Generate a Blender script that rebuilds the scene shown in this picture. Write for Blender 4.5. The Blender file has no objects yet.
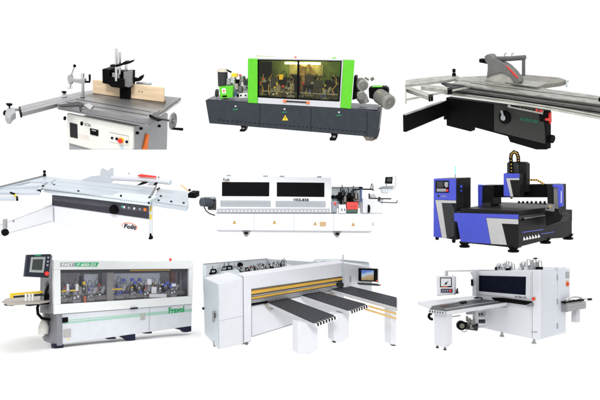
import bpy, bmesh, math, random
from mathutils import Vector, Matrix, Euler
S = bpy.context.scene
COL = S.collection
F = 700.0                       # focal length in pixels of a 600 px wide picture
PI = math.pi

# ------------------------------------------------------------------ materials
MATS = {}
def mat(name, col, rough=.45, metal=0., spec=.5, var=.05, scale=6., bump=0., emit=0., coat=0., stretch=None):
    if name in MATS: return MATS[name]
    m = bpy.data.materials.new(name); m.use_nodes = True; MATS[name] = m
    nt = m.node_tree; N = nt.nodes; Lk = nt.links
    b = N['Principled BSDF']
    tc = N.new('ShaderNodeTexCoord'); mp = N.new('ShaderNodeMapping')
    Lk.new(tc.outputs['Object'], mp.inputs['Vector'])
    if stretch: mp.inputs['Scale'].default_value = stretch
    n = N.new('ShaderNodeTexNoise'); n.inputs['Scale'].default_value = scale; n.inputs['Detail'].default_value = 6
    Lk.new(mp.outputs['Vector'], n.inputs['Vector'])
    r = N.new('ShaderNodeValToRGB'); e = r.color_ramp.elements
    e[0].position = .3; e[1].position = .7
    e[0].color = tuple(max(0, c*(1-var)) for c in col)+(1,); e[1].color = tuple(min(1, c*(1+var)) for c in col)+(1,)
    Lk.new(n.outputs['Fac'], r.inputs['Fac']); Lk.new(r.outputs['Color'], b.inputs['Base Color'])
    mr = N.new('ShaderNodeMapRange'); mr.inputs['To Min'].default_value = max(.02, rough-.07); mr.inputs['To Max'].default_value = min(1, rough+.07)
    Lk.new(n.outputs['Fac'], mr.inputs['Value']); Lk.new(mr.outputs['Result'], b.inputs['Roughness'])
    b.inputs['Metallic'].default_value = metal; b.inputs['Specular IOR Level'].default_value = spec
    if coat: b.inputs['Coat Weight'].default_value = coat; b.inputs['Coat Roughness'].default_value = .15
    if bump:
        n2 = N.new('ShaderNodeTexNoise'); n2.inputs['Scale'].default_value = scale*12; Lk.new(mp.outputs['Vector'], n2.inputs['Vector'])
        bp = N.new('ShaderNodeBump'); bp.inputs['Strength'].default_value = bump; bp.inputs['Distance'].default_value = .004
        Lk.new(n2.outputs['Fac'], bp.inputs['Height']); Lk.new(bp.outputs['Normal'], b.inputs['Normal'])
    if emit:
        b.inputs['Emission Color'].default_value = tuple(col)+(1,); b.inputs['Emission Strength'].default_value = emit
    return m
def glassmat(name, tint, refl):
    m = bpy.data.materials.new(name); m.use_nodes = True; MATS[name] = m
    nt = m.node_tree; N = nt.nodes; Lk = nt.links
    N.remove(N['Principled BSDF'])
    tr = N.new('ShaderNodeBsdfTransparent'); tr.inputs[0].default_value = tuple(tint)+(1,)
    gl = N.new('ShaderNodeBsdfGlossy'); gl.inputs['Roughness'].default_value = .12
    mx = N.new('ShaderNodeMixShader'); mx.inputs[0].default_value = refl
    Lk.new(tr.outputs[0], mx.inputs[1]); Lk.new(gl.outputs[0], mx.inputs[2]); Lk.new(mx.outputs[0], N['Material Output'].inputs[0])
    return m

WHITE = mat('white_powder_coat', (.70,.715,.755), .42, var=.02)
WARMW = mat('ivory_powder_coat', (.70,.70,.655), .45, var=.03)
COOLW = mat('pale_blue_white_coat', (.60,.66,.70), .42, var=.02)
PANEL = mat('light_grey_coat', (.55,.56,.59), .45, var=.03)
GREY = mat('mid_grey_paint', (.30,.31,.32), .5, var=.08)
LGREY = mat('light_grey_paint', (.32,.33,.34), .5, var=.06)
DGREY = mat('dark_grey_paint', (.036,.037,.040), .5, spec=.2, var=.12)
CHAR = mat('charcoal_paint', (.030,.036,.045), .42, spec=.25, var=.12, bump=.1)
BLACK = mat('black_plastic', (.0035,.0035,.004), .5, spec=.06, var=.2)
GLOSSB = mat('smoked_black_panel', (.003,.003,.004), .3, spec=.025, var=.2)
NAVYB = mat('smoked_navy_panel', (.006,.008,.019), .3, spec=.03, var=.2)
ALU = mat('brushed_aluminium', (.36,.36,.37), .38, .75, var=.08, scale=4, stretch=(1,12,12))
ALUD = mat('dull_aluminium', (.27,.27,.275), .42, .7, var=.15, scale=5, stretch=(1,9,9))
CAST = mat('ground_cast_iron', (.20,.20,.20), .42, .5, var=.25, scale=5)
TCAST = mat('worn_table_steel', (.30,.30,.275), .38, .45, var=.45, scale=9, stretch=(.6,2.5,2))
TDARK = mat('worn_grey_beam', (.105,.105,.10), .45, .4, var=.35, scale=5, stretch=(1,7,7))
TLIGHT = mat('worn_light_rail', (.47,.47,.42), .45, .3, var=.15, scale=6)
STEEL = mat('bright_steel', (.70,.70,.71), .22, 1., var=.06)
STEELD = mat('oily_steel', (.22,.21,.20), .4, .8, var=.4, scale=14)
MOTOR = mat('cast_motor_grey', (.25,.245,.225), .45, .3, var=.10, scale=14)
WOOD = mat('beech_plywood', (.72,.55,.36), .55, var=.12, scale=5, stretch=(1,1,9))
BROWN = mat('brown_fence_base', (.20,.14,.09), .6, var=.2)
GREEN = mat('lime_green_paint', (.10,.54,.012), .4, var=.05)
DGREEN = mat('dark_green_wall', (.26,.40,.10), .6, var=.4, scale=3)
ORANGE = mat('orange_plastic', (.95,.17,.02), .4)
RED = mat('red_plastic', (.78,.03,.02), .35)
YELLOW = mat('yellow_plastic', (.85,.58,.02), .4)
GOLD = mat('golden_yellow_rail', (.68,.40,.06), .4)
BLUE = mat('royal_blue_paint', (.050,.070,.54), .32, var=.06, coat=.3)
BLUEP = mat('blue_plastic', (.05,.08,.42), .4)
SILVER = mat('silver_paint', (.50,.50,.50), .4, .1, var=.04)
GRAPH = mat('graphite_paint', (.011,.011,.012), .42, spec=.14, var=.12)
GTEXT = mat('green_lettering', (.0,.30,.09), .5)
TTEXT = mat('teal_lettering', (.0,.13,.075), .5)
BTEXT = mat('black_lettering', (.02,.02,.025), .5, spec=.2)
GTXT = mat('grey_lettering', (.25,.25,.27), .5)
MINT = mat('mint_stripe', (.30,.55,.42), .5)
TAN = mat('tan_label', (.55,.33,.12), .5)
HOSE = mat('tan_flexible_hose', (.50,.34,.13), .5, var=.25, scale=20)
CARPET = mat('ribbed_dark_table', (.040,.043,.052), .6, spec=.15, var=.4, scale=14)
BOARD = mat('worn_beige_board', (.36,.33,.29), .5, var=.12)
PURPLE = mat('navy_foot_paint', (.012,.014,.035), .5, spec=.15)
MGREY = mat('mesh_curtain', (.36,.36,.385), .6, var=.3, scale=5, stretch=(9,9,.5))
NOZ = mat('white_plastic', (.8,.8,.8), .4)
DUCT = mat('orange_duct', (.90,.18,.01), .5)
LAMP = mat('lit_tube', (1,.9,.6), .5, emit=14)
BEACON = mat('blue_beacon', (.25,.62,.9), .4, emit=.35)
def screenmat():
    m = bpy.data.materials.new('lit_screen'); m.use_nodes = True; MATS['scr'] = m
    N = m.node_tree.nodes; Lk = m.node_tree.links; b = N['Principled BSDF']
    tc = N.new('ShaderNodeTexCoord'); sx = N.new('ShaderNodeSeparateXYZ'); r = N.new('ShaderNodeValToRGB')
    Lk.new(tc.outputs['Generated'], sx.inputs[0])
    nz = N.new('ShaderNodeTexNoise'); nz.inputs['Scale'].default_value = 3; Lk.new(tc.outputs['Generated'], nz.inputs['Vector'])
    ad = N.new('ShaderNodeMath'); ad.operation = 'MULTIPLY_ADD'; ad.inputs[1].default_value = .35; Lk.new(nz.outputs['Fac'], ad.inputs[0]); Lk.new(sx.outputs['Z'], ad.inputs[2])
    Lk.new(ad.outputs[0], r.inputs[0]); e = r.color_ramp.elements
    e[0].position = .2; e[0].color = (.16,.13,.05,1); e[1].position = 1.1; e[1].color = (.05,.15,.55,1)
    for p, c in ((.45,(.40,.26,.10,1)), (.62,(.42,.36,.28,1)), (.72,(.45,.60,.75,1))):
        q = e.new(p); q.color = c
    b.inputs['Base Color'].default_value = (.02,.02,.02,1)
    Lk.new(r.outputs[0], b.inputs['Emission Color']); b.inputs['Emission Strength'].default_value = .9
    return m
SCREEN = screenmat()
SCRD = mat('dim_screen', (.035,.045,.04), .3, spec=.3)
SCRW = mat('pale_screen', (.62,.64,.66), .3, emit=.15)
GLASS_A = glassmat('smoked_amber_glass', (.90,.88,.74), .02)
GLASS_B = glassmat('clear_guard_glass', (.93,.93,.95), .025)
FIN = glassmat('clear_plastic_guard', (.80,.83,.86), .06)

# ------------------------------------------------------------------ building
ALL = []
class Part:
    def __init__(s, m, name, material, parent=None, bevel=.006, label=None):
        s.m, s.name, s.mat, s.parent, s.bev, s.label = m, name, material, parent, bevel, label
        s.bm = bmesh.new(); s.ob = None; ALL.append(s); s.mats = [material]
    def _solid(s, A, B):
        bm = s.bm; a = [bm.verts.new(v) for v in A]; b = [bm.verts.new(v) for v in B]; n = len(a)
        bm.faces.new(a); bm.faces.new(b[::-1])
        for i in range(n): bm.faces.new((a[i], b[i], b[(i+1) % n], a[(i+1) % n]))
        return s
    def pr(s, px, ax, v0, v1):              # outline lying on the plane ax=v0, given real thickness up to v1
        A = [s.m.p(u, v, ax, v0) for u, v in px]; B = [q.copy() for q in A]
        for q in B: setattr(q, ax, v1)
        return s._solid(A, B)
    def rc(s, u0, v0, u1, v1, ax, a, b):    # upright rectangle seen at u0..u1, v0..v1
        return s.pr([(u0,v0),(u1,v0),(u1,v1),(u0,v1)], ax, a, b)
    def hx(s, pa, aa, va, pb, ab, vb):
        return s._solid([s.m.p(u, v, aa, va) for u, v in pa], [s.m.p(u, v, ab, vb) for u, v in pb])
    def box(s, x0, x1, y0, y1, z0, z1):
        return s._solid([Vector(c) for c in ((x0,y0,z0),(x1,y0,z0),(x1,y0,z1),(x0,y0,z1))], [Vector(c) for c in ((x0,y1,z0),(x1,y1,z0),(x1,y1,z1),(x0,y1,z1))])
    def tb(s, pts, r, n=12, r2=None, closed=False):
        P = [Vector(q) if not (isinstance(q, tuple) and len(q) == 4) else s.m.p(*q) for q in pts]
        bm = s.bm; rings = []; up = None; L = len(P)
        for i, q in enumerate(P):
            t = (P[(i+1) % L]-P[i-1]) if closed else (P[min(i+1, L-1)]-P[max(i-1, 0)])
            t.normalize()
            if up is None: up = Vector((0,0,1)) if abs(t.z) < .9 else Vector((1,0,0))
            sd = t.cross(up).normalized(); up = sd.cross(t).normalized()
            rr = r if r2 is None else r+(r2-r)*i/(L-1)
            rings.append([bm.verts.new(q+sd*rr*math.cos(2*PI*k/n)+up*rr*math.sin(2*PI*k/n)) for k in range(n)])
        for i in range(L if closed else L-1):
            a, b = rings[i], rings[(i+1) % L]
            for k in range(n): bm.faces.new((a[k], a[(k+1) % n], b[(k+1) % n], b[k]))
        if not closed: bm.faces.new(rings[0][::-1]); bm.faces.new(rings[-1])
        return s
    def cyl(s, c, d, r, n=24, r2=None):     # from point c along vector d
        c = Vector(c); return s.tb([c, c+Vector(d)], r, n, r2)
    def ball(s, c, r):
        bmesh.ops.create_uvsphere(s.bm, u_segments=14, v_segments=8, radius=r, matrix=Matrix.Translation(Vector(c)))
        return s
    def line(s, u0, v0, u1, v1, w, ax, a, b):   # thin strip of pixel width w
        L = math.hypot(u1-u0, v1-v0); nx, ny = -(v1-v0)/L*w/2, (u1-u0)/L*w/2
        return s.pr([(u0+nx,v0+ny),(u1+nx,v1+ny),(u1-nx,v1-ny),(u0-nx,v0-ny)], ax, a, b)
    def text(s, body, u0, v0, u1, v1, h, ax, val, out, slant=0, bold=.0):   # baseline from (u0,v0) to (u1,v1), h px tall
        cu = bpy.data.curves.new('t', 'FONT'); cu.body = body; cu.resolution_u = 3; cu.shear = slant; cu.offset = bold
        o = bpy.data.objects.new('t', cu); COL.objects.link(o)
        dg = bpy.context.evaluated_depsgraph_get(); dg.update()
        me = bpy.data.meshes.new_from_object(o.evaluated_get(dg))
        xs = [v.co.x for v in me.vertices]; ys = [v.co.y for v in me.vertices]
        x0, x1, y0, y1 = min(xs), max(xs), 0, max(ys)
        O = s.m.p(u0, v0, ax, val); X = s.m.p(u1, v1, ax, val)-O; Z = s.m.p(u0, v0-h, ax, val)-O
        tb = bmesh.new(); tb.from_mesh(me)
        for v in tb.verts:
            q = O+X*((v.co.x-x0)/(x1-x0))+Z*((v.co.y-y0)/(y1-y0)); v.co = q
        g = bmesh.ops.extrude_face_region(tb, geom=list(tb.faces))
        for v in g['geom']:
            if isinstance(v, bmesh.types.BMVert): setattr(v.co, ax, val+out)
        tm = bpy.data.meshes.new('tt'); tb.to_mesh(tm); s.bm.from_mesh(tm); tb.free()
        bpy.data.objects.remove(o); bpy.data.curves.remove(cu); bpy.data.meshes.remove(me); bpy.data.meshes.remove(tm)
        s.bev = 0
        return s
    def finish(s):
        if s.ob: return s.ob
        par = s.parent.finish() if isinstance(s.parent, Part) else s.m.root
        bmesh.ops.recalc_face_normals(s.bm, faces=s.bm.faces)
        me = bpy.data.meshes.new(s.name); s.bm.to_mesh(me); s.bm.free()
        me.materials.append(s.mat)
        for p in me.polygons: p.use_smooth = True
        me.set_sharp_from_angle(angle=math.radians(38))
        o = bpy.data.objects.new(s.name, me); COL.objects.link(o); o.parent = par
        if par == s.m.root: o.location = -s.m.base
        if s.bev:
            b = o.modifiers.new('edge', 'BEVEL'); b.width = s.bev; b.segments = 2; b.limit_method = 'ANGLE'; b.angle_limit = math.radians(50); b.use_clamp_overlap = True
        if s.label: o['label'] = s.label
        s.ob = o; return o
class Mach:
    def __init__(s, name, label, cat, rot, t, base=(0,0,0)):
        R = [math.radians(a) for a in rot]
        s.R = Matrix.Rotation(R[2], 3, 'Z') @ Matrix.Rotation(R[0], 3, 'X') @ Matrix.Rotation(R[1], 3, 'Y')
        s.t = Vector(t); s.base = Vector(base)
        s.root = bpy.data.objects.new(name, None); COL.objects.link(s.root); s.root.empty_display_size = .3
        s.root.matrix_world = Matrix.Translation(s.t + s.R @ s.base) @ s.R.to_4x4()
        s.root['label'] = label; s.root['category'] = cat
    def p(s, u, v, ax, val):                # the point of the plane ax=val of this machine that the photo shows at u, v
        d = s.R.transposed() @ Vector(((u-300)/F, 1, -(v-200)/F)); o = s.R.transposed() @ -s.t
        k = (val-getattr(o, ax))/getattr(d, ax); return o+d*k
    def part(s, name, material, parent=None, bevel=.006, label=None): return Part(s, name, material, parent, bevel, label)

def motor(m, name, c, d, r, material=None, parent=None, fins=10):
    """finned electric motor: body, end cap, terminal box"""
    c = Vector(c); d = Vector(d); L = d.length; n = d.normalized()
    P = m.part(name, material or MOTOR, parent, bevel=0)
    P.cyl(c, d*.82, r*.93)
    for i in range(fins): P.cyl(c+n*(L*(.06+.72*i/fins)), n*L*.03, r)
    P.cyl(c+d*.82, d*.13, r*1.0); P.cyl(c+d*.95, d*.05, r*.96, r2=r*.8)
    g = m.part('fan_grille', DGREY, P if parent is None else parent, bevel=0)
    for q in (.25,.45,.65): 
        u1 = n.orthogonal().normalized(); u2 = n.cross(u1); o = c+d*1.002; g.tb([o+(u1*math.cos(a*PI/10)+u2*math.sin(a*PI/10))*r*q for a in range(20)], r*.028, 6, closed=True)
    sp = m.part('shaft', STEEL, P if parent is None else parent, bevel=0); sp.cyl(c-n*r*.5, n*r*.55, r*.2)
    return P
def unit(m, name, c, s, seed, acc, y1):
    """one machining unit behind a guard: bracket, slide, motor, wheels, hose"""
    rnd = random.Random(seed); x, y, z = c
    B = m.part(name, STEELD if seed % 2 else GREY, bevel=.004)
    B.box(x-.35*s, x+.35*s, y, y+.25*s, z-.9*s, z-.7*s)
    B.box(x-.12*s, x+.16*s, y+.05*s, y+.22*s, z-.7*s, z+.5*s)
    B.box(x-.3*s, x+.1*s, y-.02*s, y+.12*s, z-.25*s, z+.02*s)
    B.box(x+.05*s, x+.4*s, y-.05*s, y+.15*s, z+.15*s, z+.32*s)
    mo = m.part('motor', rnd.choice([MOTOR, BLACK, LGREY]), B, bevel=0)
    ang = rnd.choice([0, .5, -.4]); d = Vector((math.sin(ang), 0, math.cos(ang)))*.55*s
    mo.cyl((x+.2*s, y-.05*s, z-.25*s), d, .17*s); mo.cyl(Vector((x+.2*s, y-.05*s, z-.25*s))+d, d*.15, .13*s)
    w = m.part('guide_wheel', rnd.choice([STEEL, BLUEP, LGREY]), B, bevel=0)
    for k in range(2): w.cyl((x-.28*s+.3*s*k, y-.14*s, z-.5*s+.1*s*k), (0, .08*s, 0), .11*s)
    a = m.part('adjuster', acc, B, bevel=0); a.cyl((x-.2*s, y-.12*s, z+.1*s), (0, .1*s, 0), .09*s); a.box(x-.05*s, x+.1*s, y-.1*s, y-.02*s, z+.38*s, z+.5*s)
    h = m.part('air_hose', BLACK, B, bevel=0)
    h.tb([(x+.1*s, y+.1*s, z+.45*s), (x+.15*s, y+.05*s, z+.8*s), (x-.1*s, y+.1*s, z+1.0*s), (x-.3*s, y+.1*s, z+.6*s), (x-.25*s, y+.05*s, z)], .025*s, 8)
    return B
def knob(P, c, r, h, ax='z'):
    d = {'z': (0,0,1), 'y': (0,-1,0), 'x': (1,0,0)}[ax]; d = Vector(d)
    P.cyl(Vector(c), d*h*.6, r*.35, 10); P.cyl(Vector(c)+d*h*.5, d*h*.5, r, 12)
def warn(m, parent, u, v, h, ax, val, out, body=YELLOW):
    t = m.part('warning_triangle', body, parent, bevel=0); t.pr([(u,v-h/2),(u+h*.56,v+h/2),(u-h*.56,v+h/2)], ax, val, val+out)
    k = m.part('warning_mark', BTEXT, parent, bevel=0); k.pr([(u-.07*h,v-.18*h),(u+.09*h,v-.18*h),(u+.04*h,v+.18*h),(u-.04*h,v+.18*h)], ax, val+out, val+out*1.6)
    k.rc(u-.05*h, v+.25*h, u+.06*h, v+.36*h, ax, val+out, val+out*1.6)
def foot(m, u, v, y, w, h, material=BLACK, pad=None, ax='y'):
    """levelling foot whose top centre is seen at u, v"""
    P = m.part('levelling_foot', material, bevel=.002)
    c = m.p(u, v, ax, y); P.cyl(c, (0,0,-h*.7), w*.22, 12); P.cyl(c+Vector((0,0,-h*.55)), (0,0,-h*.45), w*.5, 16, r2=w*.62)
    P.cyl(c+Vector((0,0,-h*.12)), (0,0,-h*.1), w*.4, 6)

# ================================================================== 1 spindle moulder
def spindle_moulder():
    m = Mach('spindle_moulder', 'white and grey spindle moulder with plywood fence, black cutter hood and long side arm', 'spindle moulder',
             (19.177, 9.952, -14.313), (-2.8669, 8.278, 1.1414), (.55, .4, -.55))
    b = m.part('cabinet', LGREY)
    x1 = m.p(133, 127, 'y', .07).x
    b.pr([(133,127),(151,122.5),(168,113),(167,149.7),(133.3,149.7)], 'x', x1, .14)
    f = m.part('front_door', WARMW, bevel=.012); f.pr([(66.5,113.2),(132.8,126.6),(133,149.7),(92,149.7),(68.2,143.2)], 'y', .03, .075)
    lb = m.part('plinth', GREY); lb.pr([(69,142),(94,148.5),(94,149.7),(69,149.7)], 'y', .06, .2)
    m.part('vent_panel', DGREY, f, bevel=.003).pr([(69.8,122.3),(77.4,124),(77.9,138.4),(70.3,136.8)], 'y', .03, .022)
    sl = m.part('vent_slats', BLACK, f, bevel=0)
    for k in range(9): sl.line(70.4, 124+k*1.45, 77.3, 125.7+k*1.45, .35, 'y', .022, .019)
    m.part('digital_display', BLACK, f, bevel=.003).pr([(90.2,128),(98.5,129.9),(98.5,136),(90.6,134.2)], 'y', .03, .018)
    m.part('display_digits', LGREY, f, bevel=0).line(91.7,129.9,96,131,1.1, 'y', .018, .016)
    m.part('logo_disc', BLACK, f, bevel=0).pr([(81.8+1.9*math.cos(a*PI/6)*(.75), 123.4+2.1*math.sin(a*PI/6)) for a in range(12)], 'y', .03, .024)
    m.part('lettering', GTXT, f).text('SCM', 84.6, 125.4, 90.6, 126.7, 2.6, 'y', .03, -.004, bold=.02)
    m.part('instruction_label', mat('pale_pink_label', (.66,.60,.55), .5, var=.15, scale=25), f, bevel=0).pr([(79.3,133.6),(88.7,135.8),(88.7,139.8),(79.5,138)], 'y', .03, .027)
    cp = m.part('control_panel', WARMW, f, bevel=.003); cp.pr([(109,131.6),(128.6,135.6),(128.8,145.4),(109.3,141.2)], 'y', .03, .02)
    m.part('panel_rule', GTXT, f, bevel=0).line(109.4,132.2,128.4,136.1,.5,'y',.02,.018)
    for u, v, M, r in ((112.3,137.8,BLACK,.014),(117,138.6,BLACK,.016),(127,141.6,BLACK,.016)):
        k = m.part('push_button', M, cp, bevel=.002); k.cyl(m.p(u, v, 'y', .02), (0,-.015,0), r)
    e = m.part('emergency_stop', RED, cp, bevel=.004); c = m.p(121.3,140.2,'y',.02); e.cyl(c, (0,-.022,0), .016); e.cyl(c+Vector((0,-.02,0)), (0,-.02,0), .03)
    m.part('stop_collar', YELLOW, cp, bevel=.002).cyl(c, (0,-.008,0), .036)
    m.part('blue_label', mat('pale_blue_label', (.5,.62,.72), .5), f, bevel=0).pr([(120.7,145.8),(124,146.5),(124,149),(120.7,148.3)], 'y', .03, .027)
    m.part('orange_duct', DUCT).pr([(147.4,134),(149.6,134.3),(149,139),(148,149.7),(144,149.7),(146,140)], 'x', x1+.03, x1+.002)
    s = m.part('side_knob', BLACK, bevel=.003)
    s.cyl(m.p(65.4,118.3,'y',.06), (-.015,0,0), .024)
    for u, v in ((140,128.3),(136.4,132.8),(158.3,125.8)): s.cyl(m.p(u, v, 'x', x1), (.03,0,0), .017)
    # tables
    t = m.part('main_table', CAST, bevel=.004); t.pr([(60,103.4),(90,91),(97,91.4),(163,95.8),(181,97.6),(160,112.5)], 'z', 0, -.03)
    m.part('table_end_plate', WARMW).pr([(159.2,113.2),(163,107.6),(181,97.9),(180.8,102.3),(164,113.8),(160.4,116.5)], 'x', m.p(181,98,'z',-.005).x, 1.06)
    eb = m.part('end_bolts', BLACK, bevel=0)
    X = m.p(181,98,'z',-.005).x
    for u, v in ((166,109.5),(176.5,102.5)): eb.cyl(m.p(u, v, 'x', X), (.008,0,0), .009)
    st = m.part('sliding_table', ALU, bevel=.003)
    st.pr([(57,103.8),(148.6,118.2),(148.4,121),(57.2,105.8)], 'y', -.02, .03); st.pr([(57.2,106.2),(148.2,121.6),(147.4,126.8),(57.8,109.4)], 'y', -.012, .2)
    gv = m.part('table_grooves', DGREY, st, bevel=0)
    z0 = m.p(100,110.5,'y',-.02).z
    gv.line(57.3,106.0,148.2,121.3,.9,'y',-.021,.0); gv.line(57.6,108.2,147.9,124.6,.35,'y',-.014,-.01)
    gv.line(66,101.6,151,115.6,.35,'z',.016,.0125); gv.line(76,98.8,155,112.6,.35,'z',.016,.0125)
    m.part('slide_top', ALUD, bevel=.002).pr([(57,103.8),(84,96.3),(159.8,110.2),(148.7,118.4)], 'z', .013, -.03)
    ec = m.part('end_casting', ALUD, bevel=.004); xr = m.p(149,118.5,'y',-.02).x
    ec.pr([(148.6,118.4),(154.5,112),(159.5,112.5),(159,118.5),(153,123.5),(148,126.6)], 'x', xr+.01, xr-.03)
    bl = m.part('lock_handle', BLACK, bevel=.003); bl.tb([(150,115.5,'x',xr+.02),(155,118.5,'x',xr+.03),(160.5,119.8,'x',xr+.02)], .016); bl.ball(m.p(158,119.8,'x',xr+.02), .022)
    # handwheel
    c = m.p(173,121.2,'x',1.2); hw = m.part('handwheel', ALUD, bevel=0); rr = .098
    hw.tb([c+Vector((0, rr*math.cos(a*PI/12), rr*math.sin(a*PI/12))) for a in range(24)], .013, 8, closed=True)
    hw.cyl(c-Vector((.012,0,0)), (.012,0,0), rr*.97); hw.cyl(c-Vector((.02,0,0)), (.05,0,0), .03)
    m.part('wheel_shaft', STEELD).tb([c, c-Vector((.16,0,0))], .014)
    g = c+Vector((.015,-.03,-.085)); m.part('crank_grip', BLACK, hw, bevel=.003).cyl(g, (.13,0,.01), .014, r2=.018)
    # side arm
    a = m.part('outrigger_beam', ALU, bevel=.004)
    a.pr([(19,106.3),(80,91.6),(92,90.2),(97,92.4),(58,103.2),(21.3,112.6)], 'z', .004, -.045)
    gr = m.part('beam_groove', GREY, a, bevel=0); gr.line(20.5,109.6,93,91.8,.6,'z',.006,.003); 
    m.part('beam_end_cap', BLACK, a).pr([(18.6,106.4),(20.2,106),(22,112.4),(20.3,113)], 'z', .008, -.05)
    br = m.part('end_bracket', LGREY, bevel=.012); br.pr([(5.2,110),(8,107.4),(14.8,107.6),(15.6,112),(12.5,114),(10.5,117),(6.6,116.6),(5,114)], 'z', .02, -.06)
    br.tb([(14,109.8,'z',-.01),(20,109,'z',-.01)], .018)
    kb = m.part('clamp_knob', BLACK, bevel=.003); q = m.p(9.5,107.8,'z',.02); knob(kb, q, .026, .05); kb.cyl(q+Vector((-.035,0,.04)), (.07,0,.004), .011)
    m.part('bracket_knob', BLACK, bevel=.003).cyl(m.p(5.6,113,'z',.0), (-.012,0,0), .03)
    k2 = m.part('clamp_knob', BLACK, bevel=.003); q = m.p(64.2,95.2,'z',.004); knob(k2, q, .022, .05); k2.cyl(q+Vector((-.03,0,.04)), (.06,0,.004), .01)
    m.part('stop_block', LGREY).pr([(61.5,94),(67,93.4),(67.3,96),(61.8,96.8)], 'z', .02, .004)
    m.part('stop_bolts', GREY).tb([(48.6,106.8,'z',-.06),(49.5,107.2,'z',-.08)], .016).tb([(53.3,105.8,'z',-.06),(54.2,106.3,'z',-.08)], .016)
    sb = m.part('swivel_bracket', DGREY); sb.pr([(58.3,104.6),(78.5,101.2),(84,103.6),(81.5,106),(79.2,105),(61,106)], 'z', .03, .012); sb.tb([(79.5,104.5,'z',.02),(80.8,111,'z',.0)], .012)
    m.part('mitre_plate', STEEL).pr([(83,104.8),(89,102.8),(93.8,106.2),(90,108.6)], 'z', .03, .012)
    # clamp column
    base = m.p(82.8,98.6,'z',0); Y = base.y
    m.part('column_base', BLACK).cyl(base, (0,0,.02), .028)
    top = m.p(82.6,73,'y',Y)
    cl = m.part('clamp_column', STEEL, bevel=.002); cl.tb([base, top], .019, 16)
    ar = m.part('clamp_arm', LGREY, bevel=.006)
    ar.pr([(84.5,78.6),(84.5,83.2),(80.5,83.6),(76,82.6),(72,82),(70.6,84.5),(68.6,84),(67.2,79),(67.6,75.2),(70.4,74.6),(71.6,78.4),(76,79.4),(80.5,79)], 'y', Y-.025, Y+.025)
    sp = m.part('clamp_spindle', STEEL); sp.tb([(70.4,83,'y',Y),(70.4,87.5,'y',Y)], .011); sp.tb([(67.6,88,'y',Y),(72.4,87.6,'y',Y)], .009)
    lv = m.part('clamp_lever', STEEL); lv.tb([(70.6,76.5,'y',Y),(74.3,66.5,'y',Y)], .009); m.part('lever_ball', BLACK, lv, bevel=0).ball(m.p(74.6,65.8,'y',Y), .019)
    hb = m.part('tightening_handle', BLACK, bevel=.003); hb.tb([(84.5,81.8,'y',Y),(89.5,81.8,'y',Y),(89.8,79,'y',Y),(89.6,74.4,'y',Y)], .013)
    # fence
    yf = m.p(163.5,103.2,'z',0).y
    fb = m.part('fence_base', BROWN); fb.pr([(92.6,92.5),(163.5,101.2),(163.3,105.4),(92.4,95.6)], 'y', yf-.02, yf+.06)
    w = m.part('fence_board', WOOD, bevel=.003); w.pr([(92.6,79.6),(121,82.9),(121,97),(92.6,93)], 'y', yf-.03, yf+.0)
    w2 = m.part('fence_board', WOOD, bevel=.003); w2.pr([(129,83.7),(163.6,87.7),(163.6,101.9),(129,97.9)], 'y', yf-.03, yf+.0)
    sc = m.part('fence_screws', BROWN, w2, bevel=0)
    for u, v in ((139.3,91.2),(142.3,91.6)): sc.cyl(m.p(u, v, 'y', yf-.03), (0,-.003,0), .008)
    # hood
    y = yf-.03
    h = m.part('cutter_hood', BLACK, bevel=.008)
    h.pr([(102,69.2),(104,68.6),(109.4,69.6),(109.6,84.6),(102.3,83.2)], 'y', y-.12, y+.1)
    h.pr([(107.5,76),(123.5,79.5),(123.5,88.6),(111.5,87),(107.8,84)], 'y', y-.13, y+.1)
    h.pr([(109,70.2),(124,71.4),(131,71),(131,86.8),(129.4,88.2),(122,87.6),(119,82),(109,80)], 'y', y-.06, y+.06)
    m.part('hood_side_shield', ALUD, h, bevel=.006).pr([(123.3,71.8),(131.6,70.8),(131.8,86),(129,87.5),(123.5,86.6)], 'y', y-.10, y-.061)
    m.part('guide_plate', ALU, h, bevel=.003).pr([(112,72.8),(119.2,74),(119.2,82.2),(112.2,80.6)], 'y', y-.12, y-.09)
    for u, v0, v1, yy in ((116.2,48.2,81,y-.135),(119.7,51.8,74,y-.09),(126.1,60,72,y-.02)):
        m.part('guide_rod', STEEL, bevel=.002).tb([(u,v0,'y',yy),(u,v1,'y',yy)], .016, 14)
    l = m.part('height_lever', BLACK, bevel=.003); l.pr([(109.8,64.8),(113.5,65.2),(120,64),(125,61.2),(128,61.8),(131.6,60.2),(131,62.2),(127.8,64),(123,65),(117,67),(110.2,66.6)], 'y', y-.16, y-.08)
    sd = m.part('spindle', BLACK, bevel=.003)
    for u0, u1 in ((119.6,122.4),(123,125.8),(126.4,129.2)): sd.rc(u0, 86, u1, 98.8, 'y', y-.05, y+.02)
    r = m.part('hood_clamp', BLACK, bevel=.003); r.pr([(132.5,77.5),(138,78.5),(139.5,76.4),(142.6,74.8),(142,78),(139.5,81),(134.5,82)], 'y', y-.02, y+.03)
    m.part('hood_rail', LGREY).pr([(136,82.2),(149.8,83.6),(149.8,85.4),(136,84)], 'y', y+.04, y+.1)
spindle_moulder()

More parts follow.
